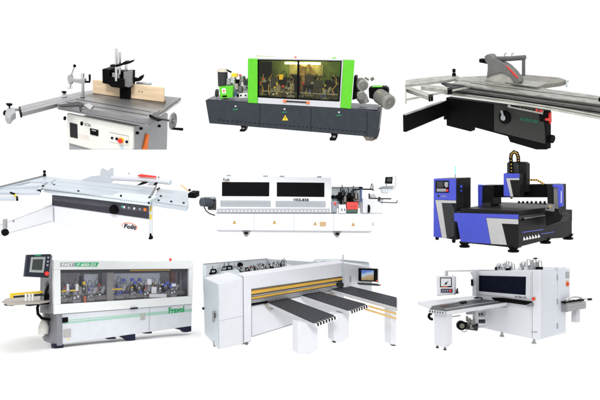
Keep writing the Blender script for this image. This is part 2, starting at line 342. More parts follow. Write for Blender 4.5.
# ================================================================== 2 green and black edge bander
def green_bander():
    m = Mach('edge_banding_machine', 'charcoal and lime green edge banding machine with tinted guard window and exposed motors', 'edge banding machine',
             (16.382, 4.92, -10.405), (-2.174, 15.9718, 2.2857), (2, .4, -.75))
    b = m.part('base_cabinet', CHAR, bevel=.012)
    b.pr([(205.3,100),(248,102.8),(351,108.8),(380.4,111.3),(377.6,137.4),(209.2,123.3)], 'y', 0, .72)
    dk = m.part('deck_plate', mat('grey_deck', (.11,.12,.14), .35, .3, var=.25)); zt = -.0
    dk.box(.05,3.93,.02,.74,.004,.02)
    sm = m.part('door_seams', BLACK, b, bevel=0)
    for u, a, c in ((260,105,127),(311,108.5,131.2),(367,112,135.8)): sm.line(u,a,u-.2,c,.35,'y',-.001,-.004)
    vt = m.part('vent_slots', BLACK, b, bevel=0)
    for k in range(34):
        u = 218+k*4.4; v = 119.6+(u-209)*14/168.
        vt.line(u, v, u+2.6, v-.9, .45, 'y', -.001, -.004)
    for u, v in ((235.7,106.2),(284.6,109),(339,112.2)):
        lk = m.part('door_lock', STEEL, b, bevel=.002); lk.cyl(m.p(u,v,'y',0), (0,-.012,0), .022)
        m.part('lock_label', GTEXT, b, bevel=0).line(u-2.8, v+3.2, u+2.4, v+3.0, .7, 'y', -.001, -.004)
    warn(m, b, 285.2, 117.6, 5.4, 'y', -.001, -.005)
    for u, v, w, hh in ((242.8,126,6.2,5.6),(333.3,133.6,7.4,7)):
        f = m.part('machine_foot', BLACK, bevel=.004)
        f.pr([(u-w*.4,v-1),(u+w*.5,v-1),(u+w*.5,v+hh*.5),(u+w*.3,v+hh),(u-w*.5,v+hh),(u-w*.5,v+hh*.7),(u-w*.2,v+hh*.4)], 'y', .05, .25)
        m.part('foot_bolt', STEELD, f).rc(u-w*.1, v+hh*.3, u+w*.3, v+hh*.6, 'y', .03, .05)
    f = m.part('cast_foot', mat('rusty_casting', (.16,.14,.12), .6, var=.4, scale=12)); f.pr([(363,136),(378,136.5),(378.5,133),(377,139),(372,141),(366,140.6)], 'y', .03, .3)
    # hood
    zt = m.p(300, 59.5, 'y', 0).z
    m.part('hood_post', GREEN, bevel=.012).hx([(247.8,58.4),(257.6,58.4),(257.6,103.4),(247.8,102.9)],'y',-.02,[(251,58.2),(260,58.4),(260,98),(251,97)],'y',.6)
    m.part('hood_post', GREEN, bevel=.012).hx([(343.6,60),(354.7,60.2),(351,109),(340.4,108)],'y',-.02,[(340,59),(352.6,58.6),(350,100),(337,100)],'y',.6)
    tp = m.part('hood_roof', WARMW); tp.hx([(249,57.3),(354,58.9),(354,60),(249,58.8)],'y',0,[(252,56.2),(352,57.8),(352,59),(252,58)],'y',.62)
    tr = m.part('top_rail', PANEL); tr.pr([(257.8,57.6),(343.4,58.9),(343.3,60.8),(257.8,59.4)], 'y', -.015, .03)
    lr = m.part('bottom_rail', PANEL); lr.pr([(257.8,97.2),(340.6,101.4),(340.4,108),(257.8,103.2)], 'y', -.015, .04)
    rr = m.part('side_rail', PANEL); rr.pr([(341.4,60.6),(343.3,60.7),(340.6,102),(338.9,101.6)], 'y', -.012, .03)
    fr = m.part('window_frame', BLACK, bevel=.003)
    fr.pr([(257.8,59.2),(341.6,60.6),(341.6,61.6),(257.8,60.3)], 'y', -.02, .04); fr.pr([(257.8,96),(339.2,100.4),(339.2,101.6),(257.8,97.4)], 'y', -.02, .04)
    fr.pr([(257.8,59.6),(258.7,59.6),(258.7,97),(257.8,97)], 'y', -.022, .04); fr.pr([(340.7,60.8),(341.8,60.8),(339.6,101.2),(338.4,101.2)], 'y', -.022, .04)
    fr.pr([(297.3,60),(299.2,60),(298.6,99.2),(296.8,99.2)], 'y', -.024, .04)
    m.part('window_glass', GLASS_A, fr, bevel=0).pr([(258.5,60.3),(340.8,61.5),(338.6,100.6),(258.5,96.6)], 'y', 0, .008)
    bk = m.part('rear_wall', DGREEN); zb = .03
    xl = m.p(249,80,'y',0).x; xr = m.p(345,80,'y',.6).x
    bk.box(xl, xr, .58, .61, zb, zt-.02)
    cr = m.part('painted_wall_glow', mat('wall_glow_yellow', (.62,.60,.24), .5, var=.35)); cr.box(xl+.8, xr-.5, .545, .575, .62, zt-.15)  # pale sheet on the rear wall, the tube's glow put into its colour
    lt = m.part('light_tube', LAMP, bevel=0); lt.tb([(285,63,'y',.3),(320.5,63.6,'y',.3)], .022)
    # interior units
    rnd = random.Random(4)
    for i, u in enumerate((263,270,277,284,291,303,310,317,325,333)):
        c = m.p(u, 84+(i % 3)*2+i*.3, 'y', .15+.06*(i % 2)); unit(m, 'trimming_unit', c, .26+.05*(i % 2), i, rnd.choice([YELLOW, RED, STEEL, BLACK]), .5)
    for i in range(26):
        u = 261+i*3.0; v = 80+rnd.uniform(0,15); c = m.p(u, v, 'y', .06+rnd.uniform(0,.3)); w_ = rnd.uniform(.04,.11)
        q = m.part('valve_box', rnd.choice([BLACK, BLACK, DGREY, STEELD, HOSE]), bevel=.004); q.box(c.x-w_,c.x+w_,c.y,c.y+.08,c.z-rnd.uniform(.05,.2),c.z+rnd.uniform(.03,.2)); q.cyl((c.x,c.y-.03,c.z),(0,.04,0),w_*.6,14)
    for i in range(11):
        u = 262+i*7.2; m.part('air_line', rnd.choice([BLACK, BLACK, GOLD, HOSE]), bevel=0).tb([(u,95,'y',.08),(u+rnd.uniform(-2,2),90,'y',.1),(u+rnd.uniform(-3,3),85,'y',.12),(u+rnd.uniform(-3,3),79,'y',.2),(u+rnd.uniform(-4,4),74,'y',.35)], .008, 6)
    rail = m.part('guide_rail', ALUD); rail.pr([(260,90),(338,94),(338,95.6),(260,91.6)], 'y', .1, .16)
    m.part('yellow_gearbox', YELLOW).rc(279,74.8,282.8,79.6,'y',.1,.2)
    m.part('red_valve', RED).rc(281.8,85.4,284,87.2,'y',.08,.12)
    for pts in (((300,64),(299.5,74),(300,88)), ((309,63.5),(312.5,72),(313.5,86),(313,97)), ((305,66),(303,75),(305,84))):
        m.part('extraction_hose', HOSE, bevel=0).tb([(u, v, 'y', .33) for u, v in pts], .055)
    m.part('dark_screen_panel', BLACK).pr([(259.5,62),(272,62),(271,77),(259.5,76)], 'y', .45, .48)
    hd = m.part('hood_handle', BLACK, bevel=.004); hd.tb([(286,101.2,'y',-.04),(307,102.4,'y',-.04)], .014)
    for u, v in ((285,101.1),(308,102.5)): m.part('handle_end', ORANGE, hd, bevel=.004).tb([(u-1.6,v-.1,'y',-.04),(u+1.4,v+.1,'y',-.04)], .028)
    m.part('roof_lamp', RED).rc(294.3,56.6,296.2,58.2,'y',.1,.16); m.part('roof_mark', GREEN).rc(332,57.4,335.6,58.6,'y',.1,.16)
    # left end
    g = m.part('glue_tank', GREEN, bevel=.01); g.pr([(218.8,86.8),(233,85.8),(232.6,97.4),(220.4,98.8)], 'y', .08, .4)
    m.part('tank_label', NOZ, g, bevel=0).pr([(221.8,88.4),(225.6,88.2),(226,93.2),(222.3,93.4)], 'y', .08, .074)
    m.part('label_mark', RED, g, bevel=0).rc(223.2,89.8,224.6,92,'y',.074,.071)
    m.part('tank_slot', BLACK, g, bevel=.002).pr([(222.4,95.6),(227,95.3),(227,96.9),(222.5,97.2)], 'y', .08, .07)
    c = m.p(223, 86, 'y', .3); t = m.p(222.6, 71.5, 'y', .3)
    p = m.part('glue_pot', DGREY, bevel=.006); p.tb([c, t], .115, 24); p.cyl(m.p(218,93,'y',.25), (-.05,0,0), .09)
    m.part('pot_lid', mat('beige_lid', (.52,.47,.38), .5), p, bevel=.01).cyl(t, (0,0,.06), .14, r2=.09)
    m.part('lid_lever', BLACK, p).tb([(226,69.6,'y',.3),(231.5,72.2,'y',.3)], .02)
    m.part('yellow_cover', YELLOW, bevel=.004).rc(231.2,73.4,237,77,'y',.25,.35)
    m.part('stop_button', RED, bevel=.003).cyl(m.p(240.4,75,'y',.3), (0,-.05,0), .025)
    m.part('feed_frame', STEELD).pr([(238,80),(247.6,78.6),(247.6,82),(240,84)], 'y', .25, .5)
    for i, (u, v, M_) in enumerate(((229,82,LGREY),(233.5,80,STEEL),(238,83,BLACK),(242.5,79.6,STEELD),(245,86,LGREY),(240.5,89,STEELD),(236,87,BOARD))):
        q = m.part('feed_roller', M_, bevel=.003); c = m.p(u, v, 'y', .22+.03*(i % 3)); q.cyl(c-Vector((0,0,.05)), (0,0,.13), .055+.012*(i % 2)); q.box(c.x-.07,c.x+.07,c.y+.02,c.y+.08,c.z-.16,c.z-.02)
    rl = random.Random(5)
    for i in range(12):
        u = 228+rl.uniform(0,18); v = 80+rl.uniform(0,15); c = m.p(u, v, 'y', .12+rl.uniform(0,.25)); w_ = rl.uniform(.025,.06)
        q = m.part('feed_fitting', rl.choice([BLACK, STEEL, STEELD, NOZ, DGREY, TAN]), bevel=.003)
        q.box(c.x-w_,c.x+w_,c.y,c.y+.06,c.z-w_*1.2,c.z+w_); q.tb([c,c+Vector((rl.uniform(-.1,.1),-.03,rl.uniform(.05,.16))),c+Vector((rl.uniform(-.15,.15),0,rl.uniform(-.1,.1)))],.013,6)
    m.part('pressure_cylinder', mat('blue_grey_paint', (.06,.12,.24), .4), bevel=.004).rc(234,86,236.6,96,'y',.18,.26)
    m.part('white_block', NOZ, bevel=.004).pr([(239,93.4),(247.6,93),(247.6,97.6),(239,98)], 'y', .2,.35)
    k = m.part('block_holes', BLACK, bevel=0)
    for u in (241,245.6): k.cyl(m.p(u,95.4,'y',.2),(0,-.004,0),.022)
    m.part('feed_post', BLACK).rc(236.8,82,238.8,97,'y',.25,.3)
    # right end
    motor(m, 'trim_motor', m.p(360.5,83,'y',.35), (.08,-.24,-.02), .125)
    motor(m, 'buffing_motor', m.p(360.5,94,'y',.3), (.04,-.18,-.0), .095)
    q = m.part('motor_bracket', STEELD); q.pr([(355,78),(358,78),(360,88),(366,98),(368,102.5),(360,104),(355.5,98)], 'y', .4, .46)
    q.pr([(362,96),(366,94),(369,102),(364,104)], 'y', .15, .22)
    m.part('black_curtain', BLACK).pr([(354,76),(356.6,76.5),(356,99),(352.2,100)], 'y', .2, .5)
    cl = m.part('clamp_levers', STEELD, bevel=.002); cl.tb([(365,77.5,'y',.35),(369,80,'y',.35)], .022); cl.tb([(371,80,'y',.35),(373.6,77.8,'y',.35)], .035)
    bx = m.part('gearbox_cover', BLACK, bevel=.02); bx.pr([(368.5,88),(374,86.8),(386,87.2),(388.6,89.5),(388.6,98),(378,101),(369,98)], 'y', .3, .62)
    m.part('green_edge', GREEN, bx, bevel=.003).pr([(372,86.4),(382,86.6),(382,87.2),(372,87.2)], 'y', .29, .5)
    motor(m, 'drive_motor', m.p(379,95.4,'y',.3), (.26,-.34,-.10), .165, fins=14)
    m.part('terminal_box', YELLOW, bevel=.003).rc(378.2,91.8,382.2,93,'y',.12,.2)
green_bander()

# ================================================================== 3 dark panel saw
def dark_saw():
    m = Mach('sliding_table_saw', 'worn grey sliding table saw on black cabinet, with grey shark fin blade guard', 'panel saw',
             (15.928, 13.817, -55.117), (2.7541, 13.2297, 1.9613), (1.1, .4, -.7))
    b = m.part('cabinet', BLACK, bevel=.008)
    b.pr([(446,97.5),(544.6,110.8),(546.6,149.6),(536,149.6),(510,142),(507.6,136.4),(471.2,126.6),(470.6,131.7),(446.5,125.6)], 'y', 0, .13)
    p = m.part('control_side_panel', mat('olive_grey_panel', (.036,.038,.034), .5, spec=.2, var=.1), b, bevel=.004); p.pr([(494.6,104),(544.4,111.4),(545.6,143.6),(494.8,131)], 'y', 0, -.018)
    m.part('panel_seam', BLACK, b, bevel=0).line(447,99,447.2,125,.4,'y',-.001,-.004)
    s = m.part('switch_strip', TLIGHT, b, bevel=.004); s.pr([(508.6,104),(543.5,110.4),(543.9,114),(508.9,107)], 'y', -.018, -.05)
    k = m.part('switch_plate', BLACK, s, bevel=.002); k.pr([(510.6,104.8),(542.6,110.8),(542.8,112.4),(510.8,106.4)], 'y', -.05, -.055)
    for u in (520,523.5,527,530.5): m.part('switch', LGREY, s, bevel=0).rc(u,105.4+(u-510)*.19+.4,u+1.6,106.8+(u-510)*.19+.4,'y',-.055,-.062)
    for u, v in ((537.4,110),(541.4,110.8)): m.part('red_button', RED, s, bevel=.003).cyl(m.p(u,v,'y',-.055), (0,-.02,0), .026)
    c = m.p(505.6,117,'y',-.018); w = m.part('tilt_handwheel', BLACK, b, bevel=.004); w.cyl(c,(0,-.04,0),.115); w.cyl(c+Vector((0,-.04,0)),(0,-.03,0),.05)
    m.part('dial', LGREY, w, bevel=0).cyl(c+Vector((0,-.07,0)),(0,-.004,0),.05); m.part('crank_handle', LGREY, w, bevel=.003).tb([c+Vector((0,-.06,0)), c+Vector((-.03,-.08,.13))], .02)
    m.part('lettering', mat('dim_lettering', (.02,.02,.02), .5), b).text('F45', 513.2,118.8,518.6,120,2.8,'y',-.018,-.004,bold=.03)
    m.part('lettering', TTEXT, b).text('ALTENDORF', 520,119.9,538.6,123.2,2.9,'y',-.018,-.005,slant=.2,bold=.035)
    sd = m.part('side_column', BLACK, bevel=.006); X = m.p(545,125,'y',0).x
    sd.pr([(545,113),(551.2,110),(551,138),(549,142),(546.8,144)], 'x', X+.02, X-.1)
    r = m.part('red_lock_handle', RED, bevel=.004); r.pr([(546.4,118.6),(549.4,117.6),(549.6,113.6),(551.6,112),(551.8,121.5),(550.6,124.4),(549.8,121),(546.4,120.6)], 'x', X+.05, X+.02)
    m.part('side_knob', BLACK, bevel=.004).cyl(m.p(548.8,138.4,'x',X), (.08,0,0), .07)
    a = m.part('swing_arm', BLACK, bevel=.006); a.pr([(405.6,115.2),(444.4,101.6),(444.8,115.8),(405.8,132.2)], 'x', .02, -.05)
    m.part('arm_top_edge', GREY, a, bevel=0).line(405.6,115.1,444.4,101.4,.5,'x',.02,-.05)
    m.part('arm_hinge', BLACK, bevel=.004).rc(443.6,101,447,119.6,'y',-.03,.06)
    # beam
    yb = -.22
    bm_ = m.part('sliding_beam', TDARK, bevel=.004); bm_.pr([(452,83.4),(612,104.2),(612,116.2),(449,92.5)], 'y', yb, yb+.3)
    g = m.part('beam_grooves', BLACK, bm_, bevel=0); g.line(451,86,612,108.6,.5,'y',yb-.001,yb-.006); g.line(450,90.5,612,114,.9,'y',yb-.001,yb-.006)
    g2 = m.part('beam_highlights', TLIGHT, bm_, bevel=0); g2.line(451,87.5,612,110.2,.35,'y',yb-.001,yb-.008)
    rl = m.part('lower_rail', TLIGHT, bevel=.006); rl.pr([(442.5,94.6),(446.5,92.4),(505,99.3),(555,106.9),(612,117.2),(612,121.8),(555,111.2),(505,102.9),(446,94.8)], 'y', yb-.03, yb+.1)
    rg = m.part('rail_dark_line', DGREY, rl, bevel=0); rg.line(446,93.3,505,100.6,.4,'y',yb-.03,yb-.035); rg.line(505,100.6,555,108.4,.4,'y',yb-.03,yb-.035); rg.line(555,108.4,612,118.8,.4,'y',yb-.03,yb-.035)  # thin dark line along the rail face
    z = m.p(520,91.8,'y',yb).z
    tp = m.part('sliding_table_top', TCAST, bevel=.004); tp.pr([(452,83),(461,79.6),(500,83),(540,87.6),(612,97.6),(612,104),(560,97.6),(500,89.8)], 'z', z+.02, z-.01)
    bt = m.part('table_slots', DGREY, tp, bevel=0); bt.line(470,83,612,101.2,.35,'z',z+.018,z+.024)
    m.part('table_end_cap', BLACK, bevel=.004).pr([(598.4,97.6),(614,99.8),(614,105),(598.4,102.6)], 'y', yb-.01, yb+.1)
    z2 = z+.03
    mt = m.part('saw_table', TCAST, bevel=.006); mt.pr([(455,79),(462,76.8),(486,75.6),(514,74),(530,84),(540,87.4),(500,83.5),(461,80)], 'z', z2, z2-.06)
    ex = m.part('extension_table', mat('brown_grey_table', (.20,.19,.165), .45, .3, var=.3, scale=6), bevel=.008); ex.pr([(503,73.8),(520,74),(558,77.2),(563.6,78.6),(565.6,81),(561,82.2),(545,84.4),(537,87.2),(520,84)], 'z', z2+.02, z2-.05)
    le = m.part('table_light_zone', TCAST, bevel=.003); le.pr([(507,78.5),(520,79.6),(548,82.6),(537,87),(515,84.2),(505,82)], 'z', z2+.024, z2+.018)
    bb = m.part('rip_fence_rail', BLACK, bevel=.006); bb.tb([(539,87.3,'z',z2-.03),(562.5,82.4,'z',z2-.03)], .035); bb.tb([(564.5,80.4,'z',z2-.02),(564.8,83.6,'z',z2-.08)], .03)
    kk = m.part('rail_clamp', LGREY, bevel=0); kk.tb([(565,82,'z',z2),(568.2,81.2,'z',z2)], .014); kk.tb([(566,80.6,'z',z2),(566.8,86.4,'z',z2)], .012)
    # guard
    yg = m.p(500,82,'z',z2).y
    gd = m.part('blade_guard', mat('grey_guard', (.145,.145,.14), .5, var=.12), bevel=.01)
    gd.pr([(484.2,56.4),(487,54.4),(490.6,54.6),(493,57.6),(500,61),(508,66),(514,72),(518.6,78.6),(519.8,81.6),(518,84),(514.6,83),(510,76.5),(502,72.5),(491,75),(486.4,77.4),(487.4,70),(487.4,64),(485,61.4)], 'y', yg-.06, yg+.06)
    m.part('guard_stripe', RED, gd, bevel=0).pr([(505.6,65.4),(507.6,66.4),(513.6,72),(518.6,78),(517,78),(512,72.6)], 'y', yg-.06, yg-.068)
    m.part('guard_skirt', mat('cloudy_plastic', (.42,.41,.37), .5, var=.2), gd, bevel=.004).pr([(486,76.6),(491,75),(502,72.5),(510,76.5),(514.6,83),(513,85.4),(500,83.5),(484.6,80)], 'y', yg-.03, yg+.02)
    m.part('guard_pivot', BLACK, gd, bevel=.006).pr([(479,58.8),(487.2,59.8),(487.4,64),(479,62.4)], 'y', yg-.05, yg+.04)
    am = m.part('guard_arm', mat('grey_tube', (.075,.08,.08), .45, var=.12), bevel=.006); am.tb([(494,58.8,'y',yg),(510,58.6,'y',yg),(525,57.4,'y',yg)], .042)
    am.tb([(523.6,58,'y',yg),(523.6,76,'y',yg)], .028)
    hk = m.part('arm_hooks', LGREY, am, bevel=0)
    for u in (504.6,511.8): hk.tb([(u,57.6,'y',yg),(u,53.8,'y',yg),(u+2,53.2,'y',yg)], .01)
    # crosscut frame
    z3 = z+.04
    cf = m.part('crosscut_frame', mat('worn_grey_extrusion', (.36,.36,.33), .45, .35, var=.3, scale=6), bevel=.006)
    cf.pr([(405.6,79.8),(440,76),(457,75.2),(460,77),(450,79.5),(405.6,84.6)], 'z', z3, z3-.05)
    def bar(a, b2, w): cf.line(a[0],a[1],b2[0],b2[1],w,'z',z3-.02,z3-.09)
    bar((405.6,86.5),(431,95.6),3.2); bar((421,85),(450,88.4),2.6); cf.line(405.6,99,470,86.4,1.0,'z',z3-.06,z3-.085); bar((405.6,84),(405.8,100),1.2)
    ec = m.part('tube_end_cap', BLACK, bevel=.003)
    for u, v in ((430.6,95.4),(449.6,88.4)): ec.line(u-2.2,v+.4,u+2.4,v-.3,2.4,'z',z3-.015,z3-.095)
    kn = m.part('stop_knob', BLACK, bevel=.003); c = m.p(454,75.8,'z',z3); knob(kn, c, .03, .13); kn.cyl(c,(0,0,.05),.036)
    m.part('dark_underframe', DGREY, bevel=.004).pr([(441,82.2),(448,82.8),(470,86),(452,88)], 'z', z3-.055, z3-.09)
dark_saw()

# ================================================================== 4 white panel saw
def white_saw():
    m = Mach('sliding_table_saw', 'white sliding table saw with dark control strip and orange ringed logo', 'panel saw',
             (13.934, 7.566, -16.895), (-5.101, 14.4254, .1345), (1.1, .3, -.8))
    b = m.part('cabinet', WHITE, bevel=.01); b.pr([(53.6,198),(149.2,210),(149.4,240.6),(110,231.4),(54,222.6)], 'y', 0, .05)
    p = m.part('control_strip', mat('slate_strip', (.060,.060,.075), .45, spec=.3, var=.1), b, bevel=.004); p.pr([(52.6,194.8),(149.2,204.6),(149.2,218.8),(52.4,205.2)], 'y', 0, -.02)
    m.part('lower_band', mat('dark_plum_band', (.033,.03,.042), .45, spec=.3), b, bevel=0).pr([(52.6,200.6),(149.1,212.8),(149.1,218.6),(52.5,205)], 'y', -.02, -.024)
    c = m.p(114.6,209.2,'y',-.02); k = m.part('speed_knob', BLACK, b, bevel=.006); k.cyl(c,(0,-.05,0),.095); k.cyl(c+Vector((0,-.05,0)),(0,-.03,0),.08)
    for u, v, M_ in ((122.4,206.4,mat('teal_icon',(.05,.4,.35),.5)),(124.4,207,NOZ),(129,207.6,LGREY),(134.4,208.4,NOZ),(140,209,LGREY)):
        m.part('switch', M_, b, bevel=0).rc(u-.8,v-1,u+.8,v+1,'y',-.02,-.028)
    m.part('red_button', ORANGE, b, bevel=.003).cyl(m.p(145.3,209.4,'y',-.02),(0,-.02,0),.032)
    sw = m.part('logo_ring', ORANGE, b, bevel=0); pts = []
    for i in range(20):
        a = math.radians(200-i*13); pts.append((129.4+7.6*math.cos(a), 226.6-3.6*math.sin(a)+.15*7.6*math.cos(a), 'y', -.004))
    sw.tb(pts, .006, 6)
    m.part('lettering', BTEXT, b).text('Folit', 124,227.8,136.6,229.6,4.2,'y',-.001,-.012,slant=.2,bold=.02)
    m.part('rear_cabinet', WHITE, bevel=.01).hx([(54,204),(146,214),(146,238),(54,221)],'y',.05,[(56,200),(140,206),(140,226),(56,216)],'y',.6)
    m.part('side_column', COOLW, bevel=.004).rc(149.4,205,152,236,'y',.03,.06)
    for v in (209,217): m.part('yellow_label', YELLOW, bevel=0).rc(150.1,v-2.6,151.6,v+2.6,'y',.03,.025)
    m.part('cabinet_foot', BLACK, bevel=.01).cyl(m.p(150.4,233,'y',.05),(0,0,-.12),.04,r2=.055)
    m.part('hinge_line', GTXT, b, bevel=0).line(54,208,54.2,222.6,.4,'y',-.001,-.006)
    m.part('hinge_line', GTXT, b, bevel=0).line(50.6,221,54,221,.5,'y',-.001,-.006)
    ys = -.12
    sb = m.part('sliding_beam', COOLW, bevel=.004); sb.pr([(43,188),(149.6,200.4),(149.8,206),(55,194.8),(44,192.2)], 'y', ys, ys+.35)
    z = m.p(90,193.4,'y',ys).z
    st = m.part('sliding_table', mat('pale_anodised', (.52,.57,.62), .38, .3, var=.06, scale=4, stretch=(1,12,12)), bevel=.004)
    st.pr([(42.4,187.6),(44.4,175.8),(62,178.4),(80,180),(156.6,187),(150,200.3)], 'z', z+.01, z-.02)
    gv = m.part('table_grooves', GREY, sb, bevel=0); gv.line(44,189.6,120,199.4,.55,'y',ys-.001,ys-.006)
    tg = m.part('top_grooves', mat('soft_grey', (.42,.46,.50), .5), st, bevel=0); tg.line(47,184.5,152,196,.3,'z',z+.009,z+.014); tg.line(48,180.8,154,192,.3,'z',z+.009,z+.014)
    hl = m.part('scale_dots', GTXT, sb, bevel=0)
    for i in range(14): hl.rc(120+i*2,199.6+i*.22,121+i*2,200.3+i*.22,'y',ys-.001,ys-.005)
    kb = m.part('slide_knob', BLACK, sb, bevel=0)
    for u, v in ((78.6,191),(121.2,195.6),(149,202.8)): kb.cyl(m.p(u,v,'y',ys-.001),(0,-.02,0),.02)
    # rip side
    ex = m.part('extension_table', MATS['pale_anodised'], bevel=.004); ex.pr([(158,188.2),(188,191.6),(188.4,204.4),(186.6,207.8),(152,202.6)], 'z', z-.02, z-.09)
    sc = m.part('rule_marks', GTXT, ex, bevel=0)
    for i in range(20): sc.rc(155+i*1.55,202+i*.24,155.9+i*1.55,202.7+i*.24,'z',z-.021,z-.014)
    kb = m.part('table_bolts', BLACK, ex, bevel=0)
    for u, v in ((160.8,196.4),(158.6,200.6),(171.2,201.8),(183.6,203.2)): kb.cyl(m.p(u,v,'z',z-.02),(0,0,.02),.022)
    m.part('table_edge_line', mat('soft_grey',(0,0,0)), ex, bevel=0).line(153,201.4,186.8,206.6,.4,'z',z-.021,z-.016)
    m.part('motor_box', BLACK, bevel=.01).pr([(187.6,194.2),(189,192.6),(195.4,193),(195.4,198.4),(188,198)], 'y', .4, .6)
    m.part('orange_push_stick', mat('pale_orange_stick', (.80,.42,.16), .5), bevel=0).tb([(180.6,184.8,'y',.45),(188.8,191.2,'y',.45)], .012)
    m.part('stick_knob', BLACK, bevel=0).ball(m.p(189.6,190,'y',.45), .025)
    pa = m.part('profile_arm', ALUD, bevel=.003); pa.tb([(149.6,198.2,'z',z+.03),(156.4,185.4,'z',z+.03)], .017)
    k = m.part('arm_knobs', BLACK, bevel=0); k.ball(m.p(149.6,197.8,'z',z+.03),.03); k.tb([(157,189.6,'z',z),(158.6,188.2,'z',z),(159.8,188,'z',z)],.014); k.ball(m.p(155.6,184.2,'z',z+.03),.03)
    yg = .5
    tb = m.part('suction_guard_tube', PANEL, bevel=.006); tb.tb([(112,178,'y',yg),(140,179.2,'y',yg),(169.6,182.2,'y',yg)], .052, 16)
    m.part('tube_cap', COOLW, tb).tb([(169.2,182.1,'y',yg),(170.6,182.3,'y',yg)], .052)
    m.part('red_blade_cover', RED, bevel=.006).pr([(136.6,175.6),(140,174.4),(154.6,176.4),(155.6,178),(148,177.4),(140,176.8)], 'y', yg-.06, yg+.0)
    bk = m.part('guard_bracket', BLACK, bevel=.004); bk.pr([(136.4,185.6),(141,182.6),(146,182.4),(146,183.6),(142,184.8)], 'y', yg-.1, yg); bk.tb([(154.2,184.6,'y',yg-.06),(157,183,'y',yg-.06)], .02)
    m.part('guard_arm_plate', MATS['soft_grey'], bevel=.004).pr([(147,184.8),(150,182.2),(157,183.6),(153,186)], 'y', yg-.05, yg)
    fn = m.part('clear_blade_guard', FIN, bevel=0); fn.pr([(80,180.6),(90,176.6),(100,175.6),(100.4,170.6),(102,168.4),(107,171.4),(111,168),(112.4,169),(112.6,180),(111,183.2)], 'y', yg-.02, yg+.02)
    k = m.part('tube_knob', GTXT, bevel=0); k.ball(m.p(129,173.4,'y',yg),.016); k.ball(m.p(158.6,177.2,'y',yg),.02)
    # crosscut side
    cf = m.part('crosscut_frame', MATS['pale_anodised'], bevel=.004)
    cf.pr([(-9,188.6),(44,175.6),(56,178.6),(51,181.5),(30,181),(0,188),(-9,190)], 'z', z+.03, z-.02)
    cf.line(-9,190.5,40,190.6,3.2,'z',z+.01,z-.05); cf.line(-9,188.2,43,184.6,1.8,'z',z+.01,z-.05); cf.line(36,190.6,50,180.5,2,'z',z+.01,z-.05)
    cf.line(-9,196.8,15,197,2,'z',z-.02,z-.08)
    m.part('crosscut_fence', ALUD, bevel=.003).line(-9,188.4,44.4,175.2,.7,'z',z+.05,z+.03)
    kb = m.part('frame_knobs', BLACK, bevel=.003)
    c = m.p(44.6,175.4,'z',z+.05); knob(kb, c, .028, .11); kb.ball(c+Vector((0,0,.01)),.036)
    for u, v, r in ((43,186.8,.034),(39.2,191.2,.036),(54,185.2,.03),(52,183.6,.02)): kb.ball(m.p(u,v,'z',z),r)
    kb.tb([(10.6,192.6,'z',z),(14.6,194.2,'z',z)], .02); kb.tb([(17,197,'z',z),(17.2,200,'z',z)], .022)
    m.part('yellow_stop', YELLOW, bevel=0).ball(m.p(15.2,195.6,'z',z),.026)
    ar = m.part('swing_arm', mat('bright_white_coat', (.84,.85,.88), .42, var=.01), bevel=.006); ar.pr([(54,204),(-9,227.5),(-9,238),(0,236),(54,221.5)], 'x', .0, -.06)
    ae = m.part('arm_edge', MATS['soft_grey'], ar, bevel=0); ae.line(52,205.4,-9,228,.35,'x',.0,.004); ae.line(52,221,-9,238,.35,'x',.0,.004)
    m.part('arm_bolt', GTXT, ar, bevel=0).cyl(m.p(13.3,221,'x',0),(.01,0,0),.02)
    cs = m.part('caster', LGREY, bevel=.003); cs.rc(2.6,219.5,5.6,229,'y',-1.85,-1.8)
    m.part('caster_wheel', BLACK, cs, bevel=.006).cyl(m.p(4,232.8,'y',-1.85),(0,.06,0),.065); cs.ball(m.p(5.6,224,'y',-1.86),.015)
white_saw()

